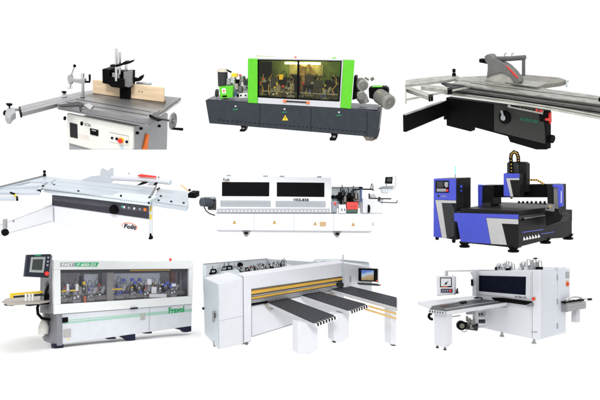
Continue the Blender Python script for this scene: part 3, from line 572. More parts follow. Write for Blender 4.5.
# ================================================================== 5 white edge bander
def white_bander():
    m = Mach('edge_banding_machine', 'white edge banding machine with two long black windows and red glue box', 'edge banding machine',
             (-6.276, .431, .713), (-2.151, 17.7914, -.768), (2, .35, -.15))
    b = m.part('base_cabinet', WHITE, bevel=.01); b.pr([(215.5,213.4),(372.6,213.6),(372.6,231.2),(215.5,230)], 'y', 0, .75)
    s = m.part('door_seams', MATS['soft_grey'], b, bevel=0)
    for u in (254,294,333.6): s.line(u,213.8,u,231,.45,'y',-.001,-.005)
    s.line(215.6,213.6,372.5,213.8,.4,'y',-.001,-.005)
    for u, v in ((234.4,222),(274.4,222),(315.1,223.4),(353.2,224.2)): warn(m, b, u, v, 3.8, 'y', -.001, -.005, TAN)
    m.part('tan_label', TAN, b, bevel=0).rc(319.7,221.8,326,226.4,'y',-.001,-.005)
    ll = m.part('label_lines', BOARD, b, bevel=0)
    for k in range(3): ll.line(320.4,223+k*1.2,325.2,223+k*1.2,.4,'y',-.005,-.007)
    h = m.part('hood', WHITE, bevel=.02); h.pr([(216.8,175.8),(330.8,177.6),(331.6,213),(216,213)], 'y', .05, .72)
    for q in ([(222,182),(269.4,182.3),(269.2,196.4),(222,196.2)], [(276.8,182.3),(324.4,182.8),(324.4,197.1),(276.8,196.6)]):
        m.part('window', GLOSSB, h, bevel=.02).pr(q, 'y', .06, .035)
    for u0, u1, dv in ((220.4,270.8,0),(275.6,325.6,.4)):
        v = m.part('vent_recess', mat('vent_grey', (.36,.37,.39), .5), h, bevel=.004); v.pr([(u0,200.4+dv),(u1,200.7+dv),(u1,206.9+dv),(u0,206.6+dv)], 'y', .06, .042)
        w = m.part('vent_louvre', MATS['soft_grey'], h, bevel=0)
        for k in range(4): w.line(u0+1,201.6+dv+k*1.35,u1-1,201.9+dv+k*1.35,.65,'y',.042,.03)
    lg = m.part('ledge', MATS['vent_grey'], bevel=.003); lg.rc(217.5,208.8,329.6,213,'y',.045,.02)
    lt = m.part('ledge_studs', PANEL, lg, bevel=0)
    for k in range(30): lt.rc(219+k*3.7,210,221.2+k*3.7,212,'y',.02,.012)
    hg = m.part('hood_clips', GREY, h, bevel=.002)
    for u, v in ((228.6,175.4),(265.4,176),(282,176.2),(319.4,176.7)): hg.rc(u-2.2,v-.5,u+2.2,v+.6,'y',.1,.2)
    m.part('lettering', BTEXT, h).text('VKS-838', 293.2,200.9,308.6,201.1,2.5,'y',.045,-.02,bold=.015)
    m.part('lettering', BTEXT, h).text('Folit', 222.8,181,229.8,181.1,2.8,'y',.05,-.006,slant=.2,bold=.02); m.part('logo_ring', TAN, h, bevel=0).line(223.5,181.4,229,181.7,.4,'y',.049,.044)
    # left motor
    c = m.p(202.6,202.6,'y',.2); motor(m, 'feed_motor', c+Vector((.22,0,0)), (-.24,-.18,.0), .115, material=mat('slate_motor', (.05,.06,.08), .4))
    m.part('motor_plate', GREY, bevel=.003).rc(203.6,196.8,214.8,199,'y',.15,.4); m.part('motor_mount', DGREY, bevel=.004).rc(207.8,199.1,215.4,209.4,'y',.25,.45)
    m.part('motor_cable', BLACK, bevel=0).tb([(204,206.6,'y',.2),(206,210.6,'y',.2),(209.5,213.6,'y',.2),(215,215.4,'y',.2)], .014, 8)
    # right end
    bp = m.part('back_panel', COOLW, bevel=.004); bp.rc(331.8,188.6,360,208,'y',.55,.6)
    tr = m.part('top_rail', GREY, bevel=.003); tr.rc(331.8,186.8,361,188,'y',.5,.62); tr.rc(345,188.6,360,189.6,'y',.3,.35)
    cb = m.part('switch_box', mat('blue_grey_box', (.26,.29,.33), .5), bevel=.006); cb.rc(331.8,201,337,212.6,'y',.1,.4)
    m.part('emergency_stop', RED, cb, bevel=.004).cyl(m.p(335.1,203.6,'y',.1),(0,-.05,0),.035)
    for i, (u, v) in enumerate(((340,195),(343,192.6),(345,199),(349,195.6),(352.6,193.4),(356.4,196))):
        c = m.p(u, v, 'y', .3); q = m.part('pressure_roller', (BLACK, DGREY, STEELD)[i % 3], bevel=.003)
        q.cyl(c-Vector((0,0,.08)), (0,0,.15), .05); q.box(c.x-.07,c.x+.08,c.y+.05,c.y+.1,c.z-.14,c.z+.02); q.tb([c+Vector((0,0,.08)),c+Vector((.03*((-1)**i),0,.2))],.012,8)
    dk = m.part('roller_bracket', BLACK, bevel=.003); dk.pr([(338,197.5),(346,198.6),(346,204),(342.4,207),(340,202.6)], 'y', .35, .45); dk.pr([(346,197),(358.6,195.6),(359.4,201.6),(346,202)], 'y', .35, .5)
    dk.line(340,192,347,201,.6,'y',.26,.28); dk.line(347,191,340,201,.6,'y',.24,.26)
    m.part('roller_wheels', BLACK, bevel=.003).cyl(m.p(333,196.8,'y',.4),(0,.1,0),.05).cyl(m.p(336.4,196.8,'y',.4),(0,.1,0),.045)
    wb = m.part('white_cover', WHITE, bevel=.004); wb.rc(338.6,204.6,346,213.2,'y',.15,.35)
    wk = m.part('cover_slots', DGREY, wb, bevel=0)
    for u in (341.4,344.2): wk.rc(u,208.6,u+.8,211,'y',.149,.143)
    g = m.part('glue_box', RED, bevel=.01); g.rc(347,202,358,209.4,'y',.1,.4)
    m.part('lettering', mat('dark_red_lettering', (.25,.01,.01), .5), g).text('GLUE', 350,207.4,356,207.4,2,'y',.1,-.005)
    m.part('glue_box_base', mat('dark_green_band', (.03,.09,.06), .5), g, bevel=.004).rc(347,209.4,358,212.6,'y',.11,.4)
    m.part('guide_post', mat('slate_blue_post', (.05,.08,.22), .45), bevel=.003).rc(360.2,187,362,202,'y',.2,.3); m.part('guide_post', GREY, bevel=.003).rc(360.4,202,361.8,212.6,'y',.2,.3)
    ar = m.part('support_arm', BLACK, bevel=.003); ar.tb([(352.6,190,'y',.22),(361,189.2,'y',.22),(373.4,189.3,'y',.22)], .018); ar.tb([(359,187.6,'y',.2),(362.6,187.8,'y',.2)], .025)
    ar.tb([(370.6,188.8,'y',.22),(371.8,183.4,'y',.22),(373,186,'y',.22),(372.6,190.2,'y',.22),(374.4,190.6,'y',.22)], .011, 8)
    wp = m.part('outfeed_cover', WHITE, bevel=.006); wp.pr([(362.4,198),(381,202.4),(383,213),(362.6,213)], 'y', .25, .5)
    lv = m.part('black_lever', BLACK, bevel=.003); lv.pr([(368,204.6),(369.8,205),(370.4,208),(369.8,212.4),(367.6,212.6)], 'y', .2, .25)
    fb = m.part('feed_bar', DGREY, bevel=.003); fb.tb([(362,200.4,'y',.3),(372,202,'y',.3),(397,202.8,'y',.3)], .012); fb.tb([(396.6,203,'y',.3),(397.4,200.4,'y',.3)], .012)
    fb.line(369,198.2,391.4,198.6,.9,'y',.3,.4); fb.tb([(379.4,197,'y',.28),(379,200.6,'y',.28)], .03); fb.rc(368.6,193.4,370,198,'y',.3,.34); 
    m.part('grey_cover', PANEL, bevel=.004).pr([(370.4,195),(374,193.4),(376.6,197),(376.6,198),(370.4,198)], 'y', .35, .45)
    m.part('lower_cover', COOLW, bevel=.004).pr([(378,199.4),(383.6,199.4),(382,204.4),(378.4,205)], 'y', .35, .5)
    mo = m.part('monitor', BLACK, bevel=.004); mo.pr([(385.6,177),(392.8,176.8),(392.2,183.6),(385,183.4)], 'y', .2, .26)
    m.part('monitor_screen', SCRD, mo, bevel=0).rc(387,178.2,391.4,181.6,'y',.199,.195)
    sh = m.part('keyboard_shelf', GREY, bevel=.003); sh.pr([(379,187.8),(382.4,186.2),(393.4,185.6),(394,187),(391,187.9)], 'y', .15, .4); sh.tb([(386.4,184,'y',.25),(386.4,187,'y',.25)], .014)
    m.part('monitor_bracket', COOLW, bevel=.004).pr([(381,188.4),(391.6,188.2),(388.4,192.6),(382.4,192.6)], 'y', .2, .35)
    m.part('monitor_arm', PANEL, bevel=0).tb([(395.8,175.6,'y',.3),(395.8,185,'y',.3),(394.6,188.4,'y',.3),(390.6,189.6,'y',.3)], .012, 8)
    m.part('end_latch', GREY, bevel=.002).rc(372.2,222.6,373.4,225.6,'y',.1,.2)
    for u in (246.2,337.4):
        v0 = 230.5 if u < 300 else 231.3
        f = m.part('machine_foot', GREY, bevel=.003); f.pr([(u-4.2,v0-.4),(u+4.4,v0-.4),(u+3,v0+2.6),(u+1.8,v0+4.4),(u-2.4,v0+4.4),(u-3.6,v0+2)], 'y', .1, .3)
        m.part('foot_pad', BLACK, f, bevel=.002).rc(u-2,v0+1.4,u+1.8,v0+3.6,'y',.07,.1); f.tb([(u-.2,v0+4,'y',.18),(u-.2,v0+5.4,'y',.18)],.022); f.rc(u-1.6,v0+5,u+1.4,v0+5.9,'y',.12,.24)
white_bander()

# ================================================================== 6 CNC router and its cabinet
POSE6 = ((3.484, 1.883, -47.253), (4.408, 19.6613, -1.198))
def router():
    m = Mach('cnc_router', 'blue, silver and black CNC router with a gantry, spindle head and cable chain', 'CNC router', *POSE6, (.95, 1.5, -.1))
    X = m.p(518.6,230,'y',0).x
    b = m.part('bed_frame', GRAPH, bevel=.01)
    b.pr([(518.7,211),(545,207.6),(560,205),(562.4,210.4),(572,210),(572,235.2),(562,238),(552,238.6),(518.4,247.2)], 'x', X, .12)
    b.pr([(455,212.6),(518.7,214.4),(517.6,248.2),(461,242.6)], 'y', 0, .2)
    fr = m.part('blue_front_panel', BLUE, b, bevel=.004); fr.pr([(454.4,212.8),(518.8,214.6),(518.6,219),(486.4,217.5),(491.2,243.8),(461.4,241.6),(457.6,221.6),(455,221.4)], 'y', 0, -.03)
    m.part('silver_front_panel', SILVER, b, bevel=.004).pr([(486.7,217.8),(518.5,219.3),(518.4,224.2),(502,223.5),(507.2,244.8),(491.5,243.9)], 'y', 0, -.026)
    m.part('rear_end_box', GRAPH, b, bevel=.008).pr([(563,209.4),(572.2,209.6),(572.2,221),(563,223)], 'x', X+.03, X-.3)
    dk = m.part('bed_deck', DGREY, b, bevel=.006); z = m.p(490,213.4,'y',0).z
    Q = [m.p(456,212.6,'y',.02), m.p(518.6,214.2,'y',.02), m.p(546,206.4,'z',z), m.p(487,204.6,'z',z)]; dk._solid(Q, [q+Vector((0,0,.035)) for q in Q])
    wt = m.part('work_table', mat('grey_slotted_table', (.10,.10,.10), .45, var=.2, scale=5), bevel=.004); wt.pr([(468,207.6),(516,208.8),(548,203.6),(500,202)], 'z', z+.08, z+.03)
    tr = m.part('side_rail', DGREY, bevel=.004); tr.pr([(520,216),(545,213),(545,216),(520,219.6)], 'x', X+.05, X)
    m.part('rail_stop', BLACK, bevel=.003).cyl(m.p(522,219.4,'x',X+.03),(.05,0,0),.04); m.part('bright_rail', STEEL, bevel=0).tb([(523,218.4,'x',X+.06),(545,215.4,'x',X+.06)],.012)
    sl = m.part('blue_side_stripe', BLUE, b, bevel=0); sl.line(522,232.4,543,229.4,.7,'x',X,X+.008); sl.line(541,234,554,231.8,.6,'x',X,X+.008)
    vt = m.part('side_vents', NOZ, b, bevel=0)
    for k in range(6):
        u = 523.6+k*2.9; v = 238.8-k*.55; vt.pr([(u,v-2),(u+1.9,v+.4),(u+1.4,v+1.2),(u-.4,v+1.8)], 'x', X, X+.008)
    for ax, u, v, y in (('y',464.5,241.6,.15),('y',513.4,246,.12),('x',545.4,237.6,X-.1),('x',568,233.8,X-.1)):
        P = m.part('rubber_foot', BLACK, bevel=.004); c = m.p(u, v, ax, y)
        P.cyl(c,(0,0,-.07),.15,r2=.12); P.cyl(c+Vector((0,0,-.06)),(0,0,-.06),.10); P.cyl(c+Vector((0,0,-.11)),(0,0,-.05),.15,r2=.14)
    # gantry
    yg = 1.3
    gb = m.part('gantry_beam', BLACK, bevel=.008); gb.pr([(486,185.2),(556,184),(556,197.4),(486,197.4)], 'y', yg, yg+.28)
    lc = m.part('gantry_left_column', GRAPH, bevel=.01); lc.pr([(482,185.2),(493,185.4),(493,205),(487,206.6),(481.6,206)], 'y', yg-.1, yg+.35)
    m.part('blue_end_cover', BLUE, lc, bevel=.006).pr([(477.8,186.4),(479,185.2),(482,185.2),(481.6,206.4),(478,206)], 'y', yg-.13, yg+.3)
    m.part('grey_shroud', DGREY, lc, bevel=.006).pr([(482.4,203.6),(488.6,202.4),(489.6,207.4),(481.8,207.8)], 'y', yg-.2, yg-.1)
    m.part('cover_top', BLUE, lc, bevel=.003).pr([(478,184.6),(482.6,184.8),(482.6,186.4),(478,186.4)], 'y', yg-.14, yg-.1)
    Xr = m.p(554,200,'y',yg).x
    rc_ = m.part('gantry_right_column', GRAPH, bevel=.01); rc_.pr([(547,184.4),(558.6,184.4),(558.8,212),(563,216),(560,222),(546,226),(545,212),(547.4,206)], 'y', yg-.12, yg+.3)
    m.part('silver_edge', mat('pewter_paint',(.16,.16,.16),.45), rc_, bevel=.004).pr([(554.2,187.4),(558.2,187.4),(558.6,209),(554.4,208)], 'y', yg-.12, yg-.15)
    bl = m.part('blue_end_cover', BLUE, rc_, bevel=.006); bl.pr([(553.6,184.3),(563.6,184.6),(563.6,206),(559.6,207.4),(558.6,187.4),(553.8,187)], 'y', yg-.14, yg-.2)
    m.part('lettering_bar', NOZ, bl, bevel=0).line(561.4,191,561.2,203,.6,'y',yg-.2,yg-.206)
    ob = m.part('operator_box', mat('pewter_paint',(.16,.16,.16),.45), bevel=.006); ob.pr([(546.4,203.6),(553.4,204.6),(552.6,211.6),(545.2,210.4)], 'y', yg-.4, yg-.3)
    m.part('yellow_sticker', GOLD, ob, bevel=0).rc(549.4,205.6,551.2,207.2,'y',yg-.4,yg-.407); m.part('box_button', BLACK, ob, bevel=0).cyl(m.p(548,208.2,'y',yg-.4),(0,-.02,0),.02)
    # head
    yh = yg-.2
    zt = m.part('z_axis_column', GRAPH, bevel=.008); zt.pr([(507,163),(509,161.8),(524,161.8),(526.6,163.6),(526.6,192),(507,192)], 'y', yh+.02, yh+.2)
    m.part('column_face', DGREY, zt, bevel=.003).rc(507.4,163,519,175,'y',yh+.02,yh+.0)
    hd = m.part('spindle_head', GRAPH, bevel=.012); hd.pr([(504,174),(505.4,173),(519.4,173.4),(519.4,196.6),(504,196)], 'y', yh-.25, yh+.02)
    m.part('blue_head_panel', BLUE, hd, bevel=.003).pr([(504,173.4),(519.4,173.6),(519.4,178),(506.4,178),(510.8,196.4),(504,196)], 'y', yh-.25, yh-.27)
    m.part('silver_head_panel', SILVER, hd, bevel=.003).pr([(506.4,178.2),(519.3,178.2),(519.3,180),(510,180),(513.4,196.6),(510.8,196.5)], 'y', yh-.25, yh-.268)
    m.part('collet', STEELD, bevel=.002).tb([(511.4,196,'y',yh-.12),(511.4,198.8,'y',yh-.12)], .03)
    cc = m.part('cable_chain', BLACK, bevel=.003)
    ch = [(511.6,172.5),(511.4,166),(510.8,158),(511.4,154),(514,151.8),(516.8,153),(518.2,157),(518.4,162)]
    cc.tb([(u, v, 'y', yh-.05) for u, v in ch], .052, 8)
    yd = m.part('chain_links', GOLD, cc, bevel=0)
    for (u0, v0), (u1, v1) in zip(ch, ch[1:]):
        for k in (.2,.7): yd.ball(m.p(u0+(u1-u0)*k, v0+(v1-v0)*k, 'y', yh-.1), .018)
    hp = [(526.4,180),(532,179.8),(537,180),(541,182.2),(544.4,184.4)]
    hs = m.part('air_hose', BLACK, bevel=0); hs.tb([(u, v, 'y', yg) for u, v in hp], .022, 8)
    hy = m.part('hose_bands', GOLD, hs, bevel=0)
    for (u0, v0), (u1, v1) in zip(hp, hp[1:]):
        for k in (.2,.7): hy.ball(m.p(u0+(u1-u0)*k, v0+(v1-v0)*k, 'y', yg), .03)
    rk = m.part('tool_rack', BLACK, bevel=.003); yr = 2.6; rk.pr([(517.6,203.4),(546.4,203.4),(546.4,205.2),(517.6,205.2)], 'y', yr, yr+.1)
    for u in (519,523,527.4,531.6,536,540.4,544.6): m.part('tool_holder', BLACK, rk, bevel=.002).tb([(u,203.6,'y',yr+.05),(u,201,'y',yr+.05)], .025, 8).tb([(u,202,'y',yr+.05),(u,202.7,'y',yr+.05)], .05, 8)
router()
def cabinet6():
    m = Mach('control_cabinet', 'tall blue and black control cabinet with a screen, standing left of the router', 'control cabinet', *POSE6, (-.3, .4, 0))
    b = m.part('cabinet_body', GRAPH, bevel=.01); b.pr([(434.4,178.6),(456.2,178.4),(456.2,240),(447,238.6),(434.2,236.8)], 'y', 0, .72)
    m.part('blue_door_panel', BLUE, b, bevel=.004).pr([(434.3,178.6),(456.3,178.4),(456.3,200.2),(435.4,199.6),(442,237.7),(434.1,236.7)], 'y', 0, -.03)
    m.part('silver_door_panel', SILVER, b, bevel=.004).pr([(435.7,199.9),(456.2,200.5),(456.2,203.2),(442,202.8),(447.2,238.6),(442.4,237.9)], 'y', 0, -.026)
    m.part('dark_door_panel', DGREY, b, bevel=.004).pr([(442.4,203.2),(452,203.4),(454.6,210),(454.6,236),(447.6,238.4)], 'y', 0, -.022)
    s = m.part('control_console', BLACK, b, bevel=.006); s.rc(435.8,180.6,449,192.6,'y',-.03,-.05)
    m.part('console_screen', mat('dark_screen', (.03,.03,.035), .3), s, bevel=0).rc(436.8,181.4,443.4,187.6,'y',-.05,-.055)
    m.part('console_pale_panel', LGREY, s, bevel=0).pr([(444.6,182),(448.2,182),(448,186.6),(446.4,187.6),(444.6,186)],'y',-.05,-.056)  # pale rectangle beside the screen
    m.part('key_pad', GREY, s, bevel=0).rc(436.8,188.6,446,191.6,'y',-.05,-.055); m.part('emergency_stop', RED, s, bevel=.003).cyl(m.p(447.6,190.4,'y',-.05),(0,-.04,0),.035)
    m.part('lettering', LGREY, b).text('CNC', 441,197,446.6,197,1.6,'y',-.03,-.005,bold=.02); m.part('round_badge', DGREY, b, bevel=0).cyl(m.p(438.6,196,'y',-.03),(0,-.006,0),.035)
    X = m.p(456.2,200,'y',0).x
    sh = m.part('side_handle', BLUE, b, bevel=.003); sh.rc(460,185,461.4,188,'x',X,X+.03); sh.rc(460,190,461.4,191.6,'x',X,X+.03)
    m.part('side_seam', BLACK, b, bevel=0).line(465,181,465,210,.35,'x',X,X+.004)
    bc = m.part('beacon_light', BEACON, bevel=.003); bc.tb([(455.3,165.6,'y',.15),(455.3,174.6,'y',.15)], .015); m.part('beacon_post', LGREY, bevel=0).tb([(455.3,174.6,'y',.15),(455.3,178.8,'y',.15)], .014)
    for u, v in ((437,236.6),(453.6,239.4)): m.part('caster_wheel', BLACK, bevel=.004).cyl(m.p(u,v,'y',.06)+Vector((-.02,0,-.04)),(.05,0,0),.06)
cabinet6()

# ================================================================== 7 grey glazed edge bander
def glazed_bander():
    m = Mach('edge_banding_machine', 'grey edge banding machine with green stripes, long clear window and touch screen', 'edge banding machine',
             (-4.456, 2.619, 43.38), (-5.9094, 16.8672, -3.392), (2, .35, .0))
    BODY = mat('silver_grey_coat', (.60,.62,.66), .42, var=.03); HOOD = mat('warm_white_hood', (.72,.74,.74), .42, var=.02)
    SIDE = mat('side_grey', (.20,.20,.225), .5, var=.04)
    b = m.part('base_cabinet', BODY, bevel=.012)
    b.pr([(57,314.6),(192,304.2),(191.6,326),(57.4,345)], 'y', 0, .72)
    s = m.part('door_seams', GREY, b, bevel=0); s.line(57.2,314.6,192,304.2,.5,'y',-.001,-.006); s.line(149.4,307.6,149,331.2,.35,'y',-.001,-.005)
    gs = m.part('green_stripe', MINT, b, bevel=0)
    for a, c, w in ((321.2,309.2,.9),(324,310.8,1.1)): gs.line(58,a,192,c,w,'y',-.001,-.005)
    gs.line(58,323,192,310,.3,'y',-.001,-.005)
    m.part('lettering', GTEXT, b).text('Fravol', 168.6,313.6,184,311.8,6,'y',0,-.014,bold=.022)
    m.part('cable_socket', BLACK, b, bevel=.006).pr([(61.8,317.8),(67.2,317.2),(67.2,322.2),(61.8,322.8)], 'y', 0, -.05)
    m.part('rating_plate', mat('beige_grey_plate', (.38,.38,.36), .45, var=.15, scale=30), b, bevel=.003).pr([(63.4,329.4),(70.8,328.6),(70.8,337),(63.4,337.8)], 'y', 0, -.012)
    m.part('square_vent', mat('beige_grey_plate',(0,0,0)), b, bevel=.003).pr([(140.4,313.6),(145.2,313),(145.2,319.6),(140.4,320.4)], 'y', 0, -.012)
    m.part('yellow_sticker', YELLOW, b, bevel=0).rc(67.4,338.6,69.2,340,'y',-.001,-.005)
    # hood as shell
    y0, y1 = -.04, .74
    xl = m.p(53.6,285,'y',y0).x; xr = m.p(193.4,280,'y',y0).x
    h = m.part('hood_frame', HOOD, bevel=.01)
    h.pr([(53.5,260),(193.6,262),(193.4,268.8),(53.6,269.8)], 'y', y0, y0+.1)
    h.pr([(54.3,304.7),(192.6,296),(192.2,304),(54.6,314.4)], 'y', y0, y0+.1)
    h.pr([(53.6,269.8),(60.6,269.8),(61,304.3),(54.3,304.7)], 'y', y0+.001, y0+.1); h.pr([(189.4,268.8),(193.4,268.8),(192.6,296),(189.4,296.2)], 'y', y0+.001, y0+.1)
    tz = m.p(120,261,'y',y0).z; rf = m.part('hood_roof', HOOD, bevel=.008); rf.box(xl, xr, y0+.1, y1, tz-.06, tz-.02)
    zb = m.p(120,309.5,'y',0).z
    m.part('end_wall', SIDE, bevel=.006).box(xl, xl+.03, y0+.1, y1, zb, tz-.06); m.part('end_wall', SIDE, bevel=.006).box(xr-.04, xr-.01, y0+.1, y1, zb, tz-.06)
    m.part('rear_wall', mat('pale_blue_rear_wall', (.62,.64,.68), .5, var=.08), bevel=0).box(xl+.03, xr-.04, y1-.04, y1, zb, tz-.06)
    g = m.part('guard_window', GLASS_B, bevel=0); g.pr([(60.4,269.6),(189.6,268.6),(189.6,296.4),(60.8,304.6)], 'y', y0+.05, y0+.058)
    lb = m.part('name_strip', LGREY, h, bevel=.002); lb.pr([(60.2,262.6),(75.2,262.5),(75.2,266.6),(60.2,266.7)], 'y', y0, y0-.006)
    m.part('lettering', NOZ, h).text('FAST', 62,266,73,265.9,2.7,'y',y0-.006,-.003,bold=.03)
    m.part('green_name_strip', mat('emerald_label', (.03,.40,.16), .5), h, bevel=.002).pr([(75.4,262.5),(98.8,262.4),(96.8,266.6),(75.4,266.6)], 'y', y0, y0-.006)
    m.part('lettering', NOZ, h).text('F 600-23', 77,266,95.6,265.9,2.7,'y',y0-.006,-.003,slant=.2,bold=.02)
    m.part('hood_handle', PURPLE, h, bevel=.004).pr([(130.2,307.8),(137,307.2),(137,308.8),(130.2,309.4)], 'y', y0, y0-.05)
    m.part('roof_beacon', RED, bevel=.003).tb([(170.4,262,'y',.3),(170.4,258.4,'y',.3)], .035)
    # window contents
    for u0, u1 in ((61,80),(102,112),(180,190)): m.part('strip_curtain', MGREY, bevel=.003).rc(u0,269.6,u1,288 if u0 < 80 else 300,'y',.5,.53)
    m.part('grey_divider', mat('taupe_panel', (.27,.26,.24), .5), bevel=.004).rc(107,269,113.6,302,'y',.12,.16)
    m.part('upper_rail', DGREY, bevel=.004).pr([(61,270),(189.4,269),(189.4,272),(61,273)], 'y', .1,.2)
    m.part('amber_rail', GOLD, bevel=.003).pr([(130,269.9),(170,269.5),(170,270.6),(130,271)], 'y', .09,.1)
    m.part('white_backing_panel', mat('cool_panel', (.78,.84,.90), .5), bevel=.004).pr([(84,274),(98,274),(98,287),(84,287)], 'y', .45,.5)
    m.part('white_backing_panel', MATS['cool_panel'], bevel=.004).pr([(113.6,273.4),(160,273),(160,288),(113.6,290)], 'y', .45,.5)
    rnd = random.Random(11)
    for i in range(17):
        u = 64+i*6.9+rnd.uniform(-1,1)
        if 105 < u < 112: continue
        c = m.p(u, 292-i*.28+rnd.uniform(-2,2), 'y', .14+.1*(i % 2)); unit(m, 'machining_unit', c, .25+.06*((i*7) % 3)/2, i+30, rnd.choice([BLUEP, BLUEP, NOZ, RED, YELLOW]), .5)
    m.part('feed_track', STEELD, bevel=.004).pr([(61,298),(189.4,289.6),(189.4,294),(61,303)], 'y', .15,.3)
    m.part('yellow_track_guard', YELLOW, bevel=.003).pr([(61.4,290.6),(80,289.4),(80,290.8),(61.4,292)], 'y', .1,.12); m.part('yellow_track_guard', YELLOW, bevel=.003).pr([(112,288.8),(124,288.2),(124,289.4),(112,290)], 'y', .1,.12)
    for u, v in ((123.4,280.2),(131.6,279.6),(134.4,282.6),(139.2,279.8),(140,292),(167,283),(170,286.4),(164,285)):
        m.part('blue_handwheel', BLUEP, bevel=.003).cyl(m.p(u,v,'y',.12),(0,-.04,0),.045)
    for u0, v0, u1, v1 in ((67,284,69,291),(76,284,78.4,291),(147.6,279,151.6,284.6),(172,283.6,176,286.6),(151.8,287,156.6,293.4),(149.6,294,166.6,297.6)):
        m.part('white_cover', NOZ, bevel=.004).rc(u0,v0,u1,v1,'y',.06,.1)
    m.part('glue_cartridge', PURPLE, bevel=.006).rc(80.4,276.6,82,286,'y',.2,.28); m.part('yellow_cap', YELLOW, bevel=.004).rc(83,281.6,85.4,284.8,'y',.18,.24)
    m.part('wine_cylinder', mat('wine_red', (.12,.03,.03), .5), bevel=.004).rc(171,272,175.4,282,'y',.2,.3); m.part('orange_hose', mat('dark_orange', (.55,.12,.04), .5), bevel=0).tb([(84.6,296,'y',.08),(85,303,'y',.08)], .03)
    # left end
    se = m.part('left_frame', SIDE, bevel=.008); X0 = m.p(57.2,330,'y',0).x
    se.pr([(57.2,315),(53.4,314.6),(46.6,312),(43.2,340.6),(57.4,346)], 'x', X0-.01, X0+.12)
    se.pr([(53.4,262),(52.6,300),(43.8,312),(44.6,284),(49,278)], 'y', .3, .4)
    cl = m.part('rear_column', mat('grey_column', (.30,.30,.32), .5), bevel=.006); cl.rc(44.4,277,50.6,339,'y',.5,.62)
    fd = m.part('infeed_table', BOARD, bevel=.004); z = m.p(30,301.6,'y',.2).z
    fd.pr([(2,301.4),(6,298.6),(14,296.8),(54,295.4),(56,299.6),(40,302.8),(8,304.2)], 'z', z, z-.03)
    m.part('table_edge', GREY, fd, bevel=0).pr([(2,301.6),(8,304.2),(40,302.8),(40,303.4),(8,304.9)], 'z', z-.031, z-.045)
    yl = m.part('yellow_fence', YELLOW, bevel=.004); yl.pr([(10.8,293.4),(46,290.6),(46,293),(13.4,295.6),(13.4,298.6),(10.8,298.2)], 'y', .45, .52)
    m.part('dark_fence', DGREY, bevel=.004).pr([(13.6,296),(46,293.2),(46,295.6),(13.6,298)], 'y', .46, .5)
    rl = m.part('infeed_roller', NOZ, bevel=.002)
    for u in (26,29.4,32.6): rl.tb([(u,293.6,'y',.3),(u,301,'y',.3)], .03)
    bk = m.part('table_bracket', BLACK, bevel=.004); bk.pr([(6,304.4),(22,303.6),(12,306),(7,305.8)], 'y', .25,.4); bk.pr([(28,303.6),(53,301),(53,304),(44,304.6),(29,306.2)], 'y', .2,.4); bk.pr([(44,295),(53.4,292),(53.4,301),(48,299)], 'y', .2, .3)
    m.part('power_cable', BLACK, bevel=0).tb([(38.6,304,'y',.3),(37.4,308,'y',.3),(38,314,'y',.3),(42,318.4,'y',.3),(50,319.6,'y',.3)], .035, 10)
    m.part('screen_cable', BLACK, bevel=0).tb([(50.4,278,'y',.25),(49.6,284,'y',.25),(46,291,'y',.25),(45,300,'y',.25)], .032, 10)
    c = m.p(43.4,334,'y',.45); bt = m.part('air_filter_bottle', mat('beige_bottle', (.60,.59,.54), .4), bevel=.006); bt.cyl(c,(0,0,.16),.12,r2=.13); bt.cyl(c+Vector((0,0,.16)),(0,0,.17),.13,r2=.06); bt.cyl(c+Vector((0,0,.33)),(0,0,.05),.05)
    m.part('filter_body', NOZ, bevel=.004).rc(41.6,327,44.4,336,'y',.36,.42)
    sc = m.part('touch_screen', mat('navy_black_bezel', (.012,.016,.03), .4, spec=.3), bevel=.008); sc.pr([(27.2,254.8),(50.8,254),(48.4,277.8),(24.8,276.6)], 'y', -.1, .0)
    m.part('screen_frame', LGREY, sc, bevel=.003).pr([(31,257.2),(45.4,256.8),(43.6,272.8),(29.2,272.2)], 'y', -.1, -.11)
    m.part('screen_display', SCRD, sc, bevel=0).pr([(33,259.4),(43.2,259.2),(42,270.2),(31.6,269.8)], 'y', -.11, -.114)
    m.part('green_badge', GTEXT, sc, bevel=0).pr([(35,255.2),(41,255),(40.8,256),(34.8,256.2)], 'y', -.1, -.104)
    m.part('emergency_stop', RED, sc, bevel=.003).cyl(m.p(46.2,273.6,'y',-.1),(0,-.05,0),.05)
    kb = m.part('screen_buttons', LGREY, sc, bevel=0)
    for v in (257.6,261.6,265.2): kb.cyl(m.p(48.2-(v-257)*.1,v,'y',-.1),(0,-.01,0),.024)
    m.part('screen_side', SIDE, bevel=.004).pr([(50.9,254.4),(52.6,256),(50.6,278),(48.6,278)], 'y', -.08, .04)
    # feet
    for q in ([(54.6,344.4),(63.6,343),(63.6,350.6),(60.8,351.4),(55.4,351.6)], [(122,336.4),(135.4,333.8),(135.4,340.4),(129.4,341.2),(127,339)], [(176,328.2),(191.4,325.8),(191.4,331.4),(186,332.4),(184,330.4)], [(109,338),(116,337.2),(116,339),(109,339.4)], [(146,332.6),(152,331.8),(152,333.4),(146,333.8)]):
        m.part('machine_foot', PURPLE, bevel=.004).pr(q, 'y', .01, .22)
    return m
m7 = glazed_bander()

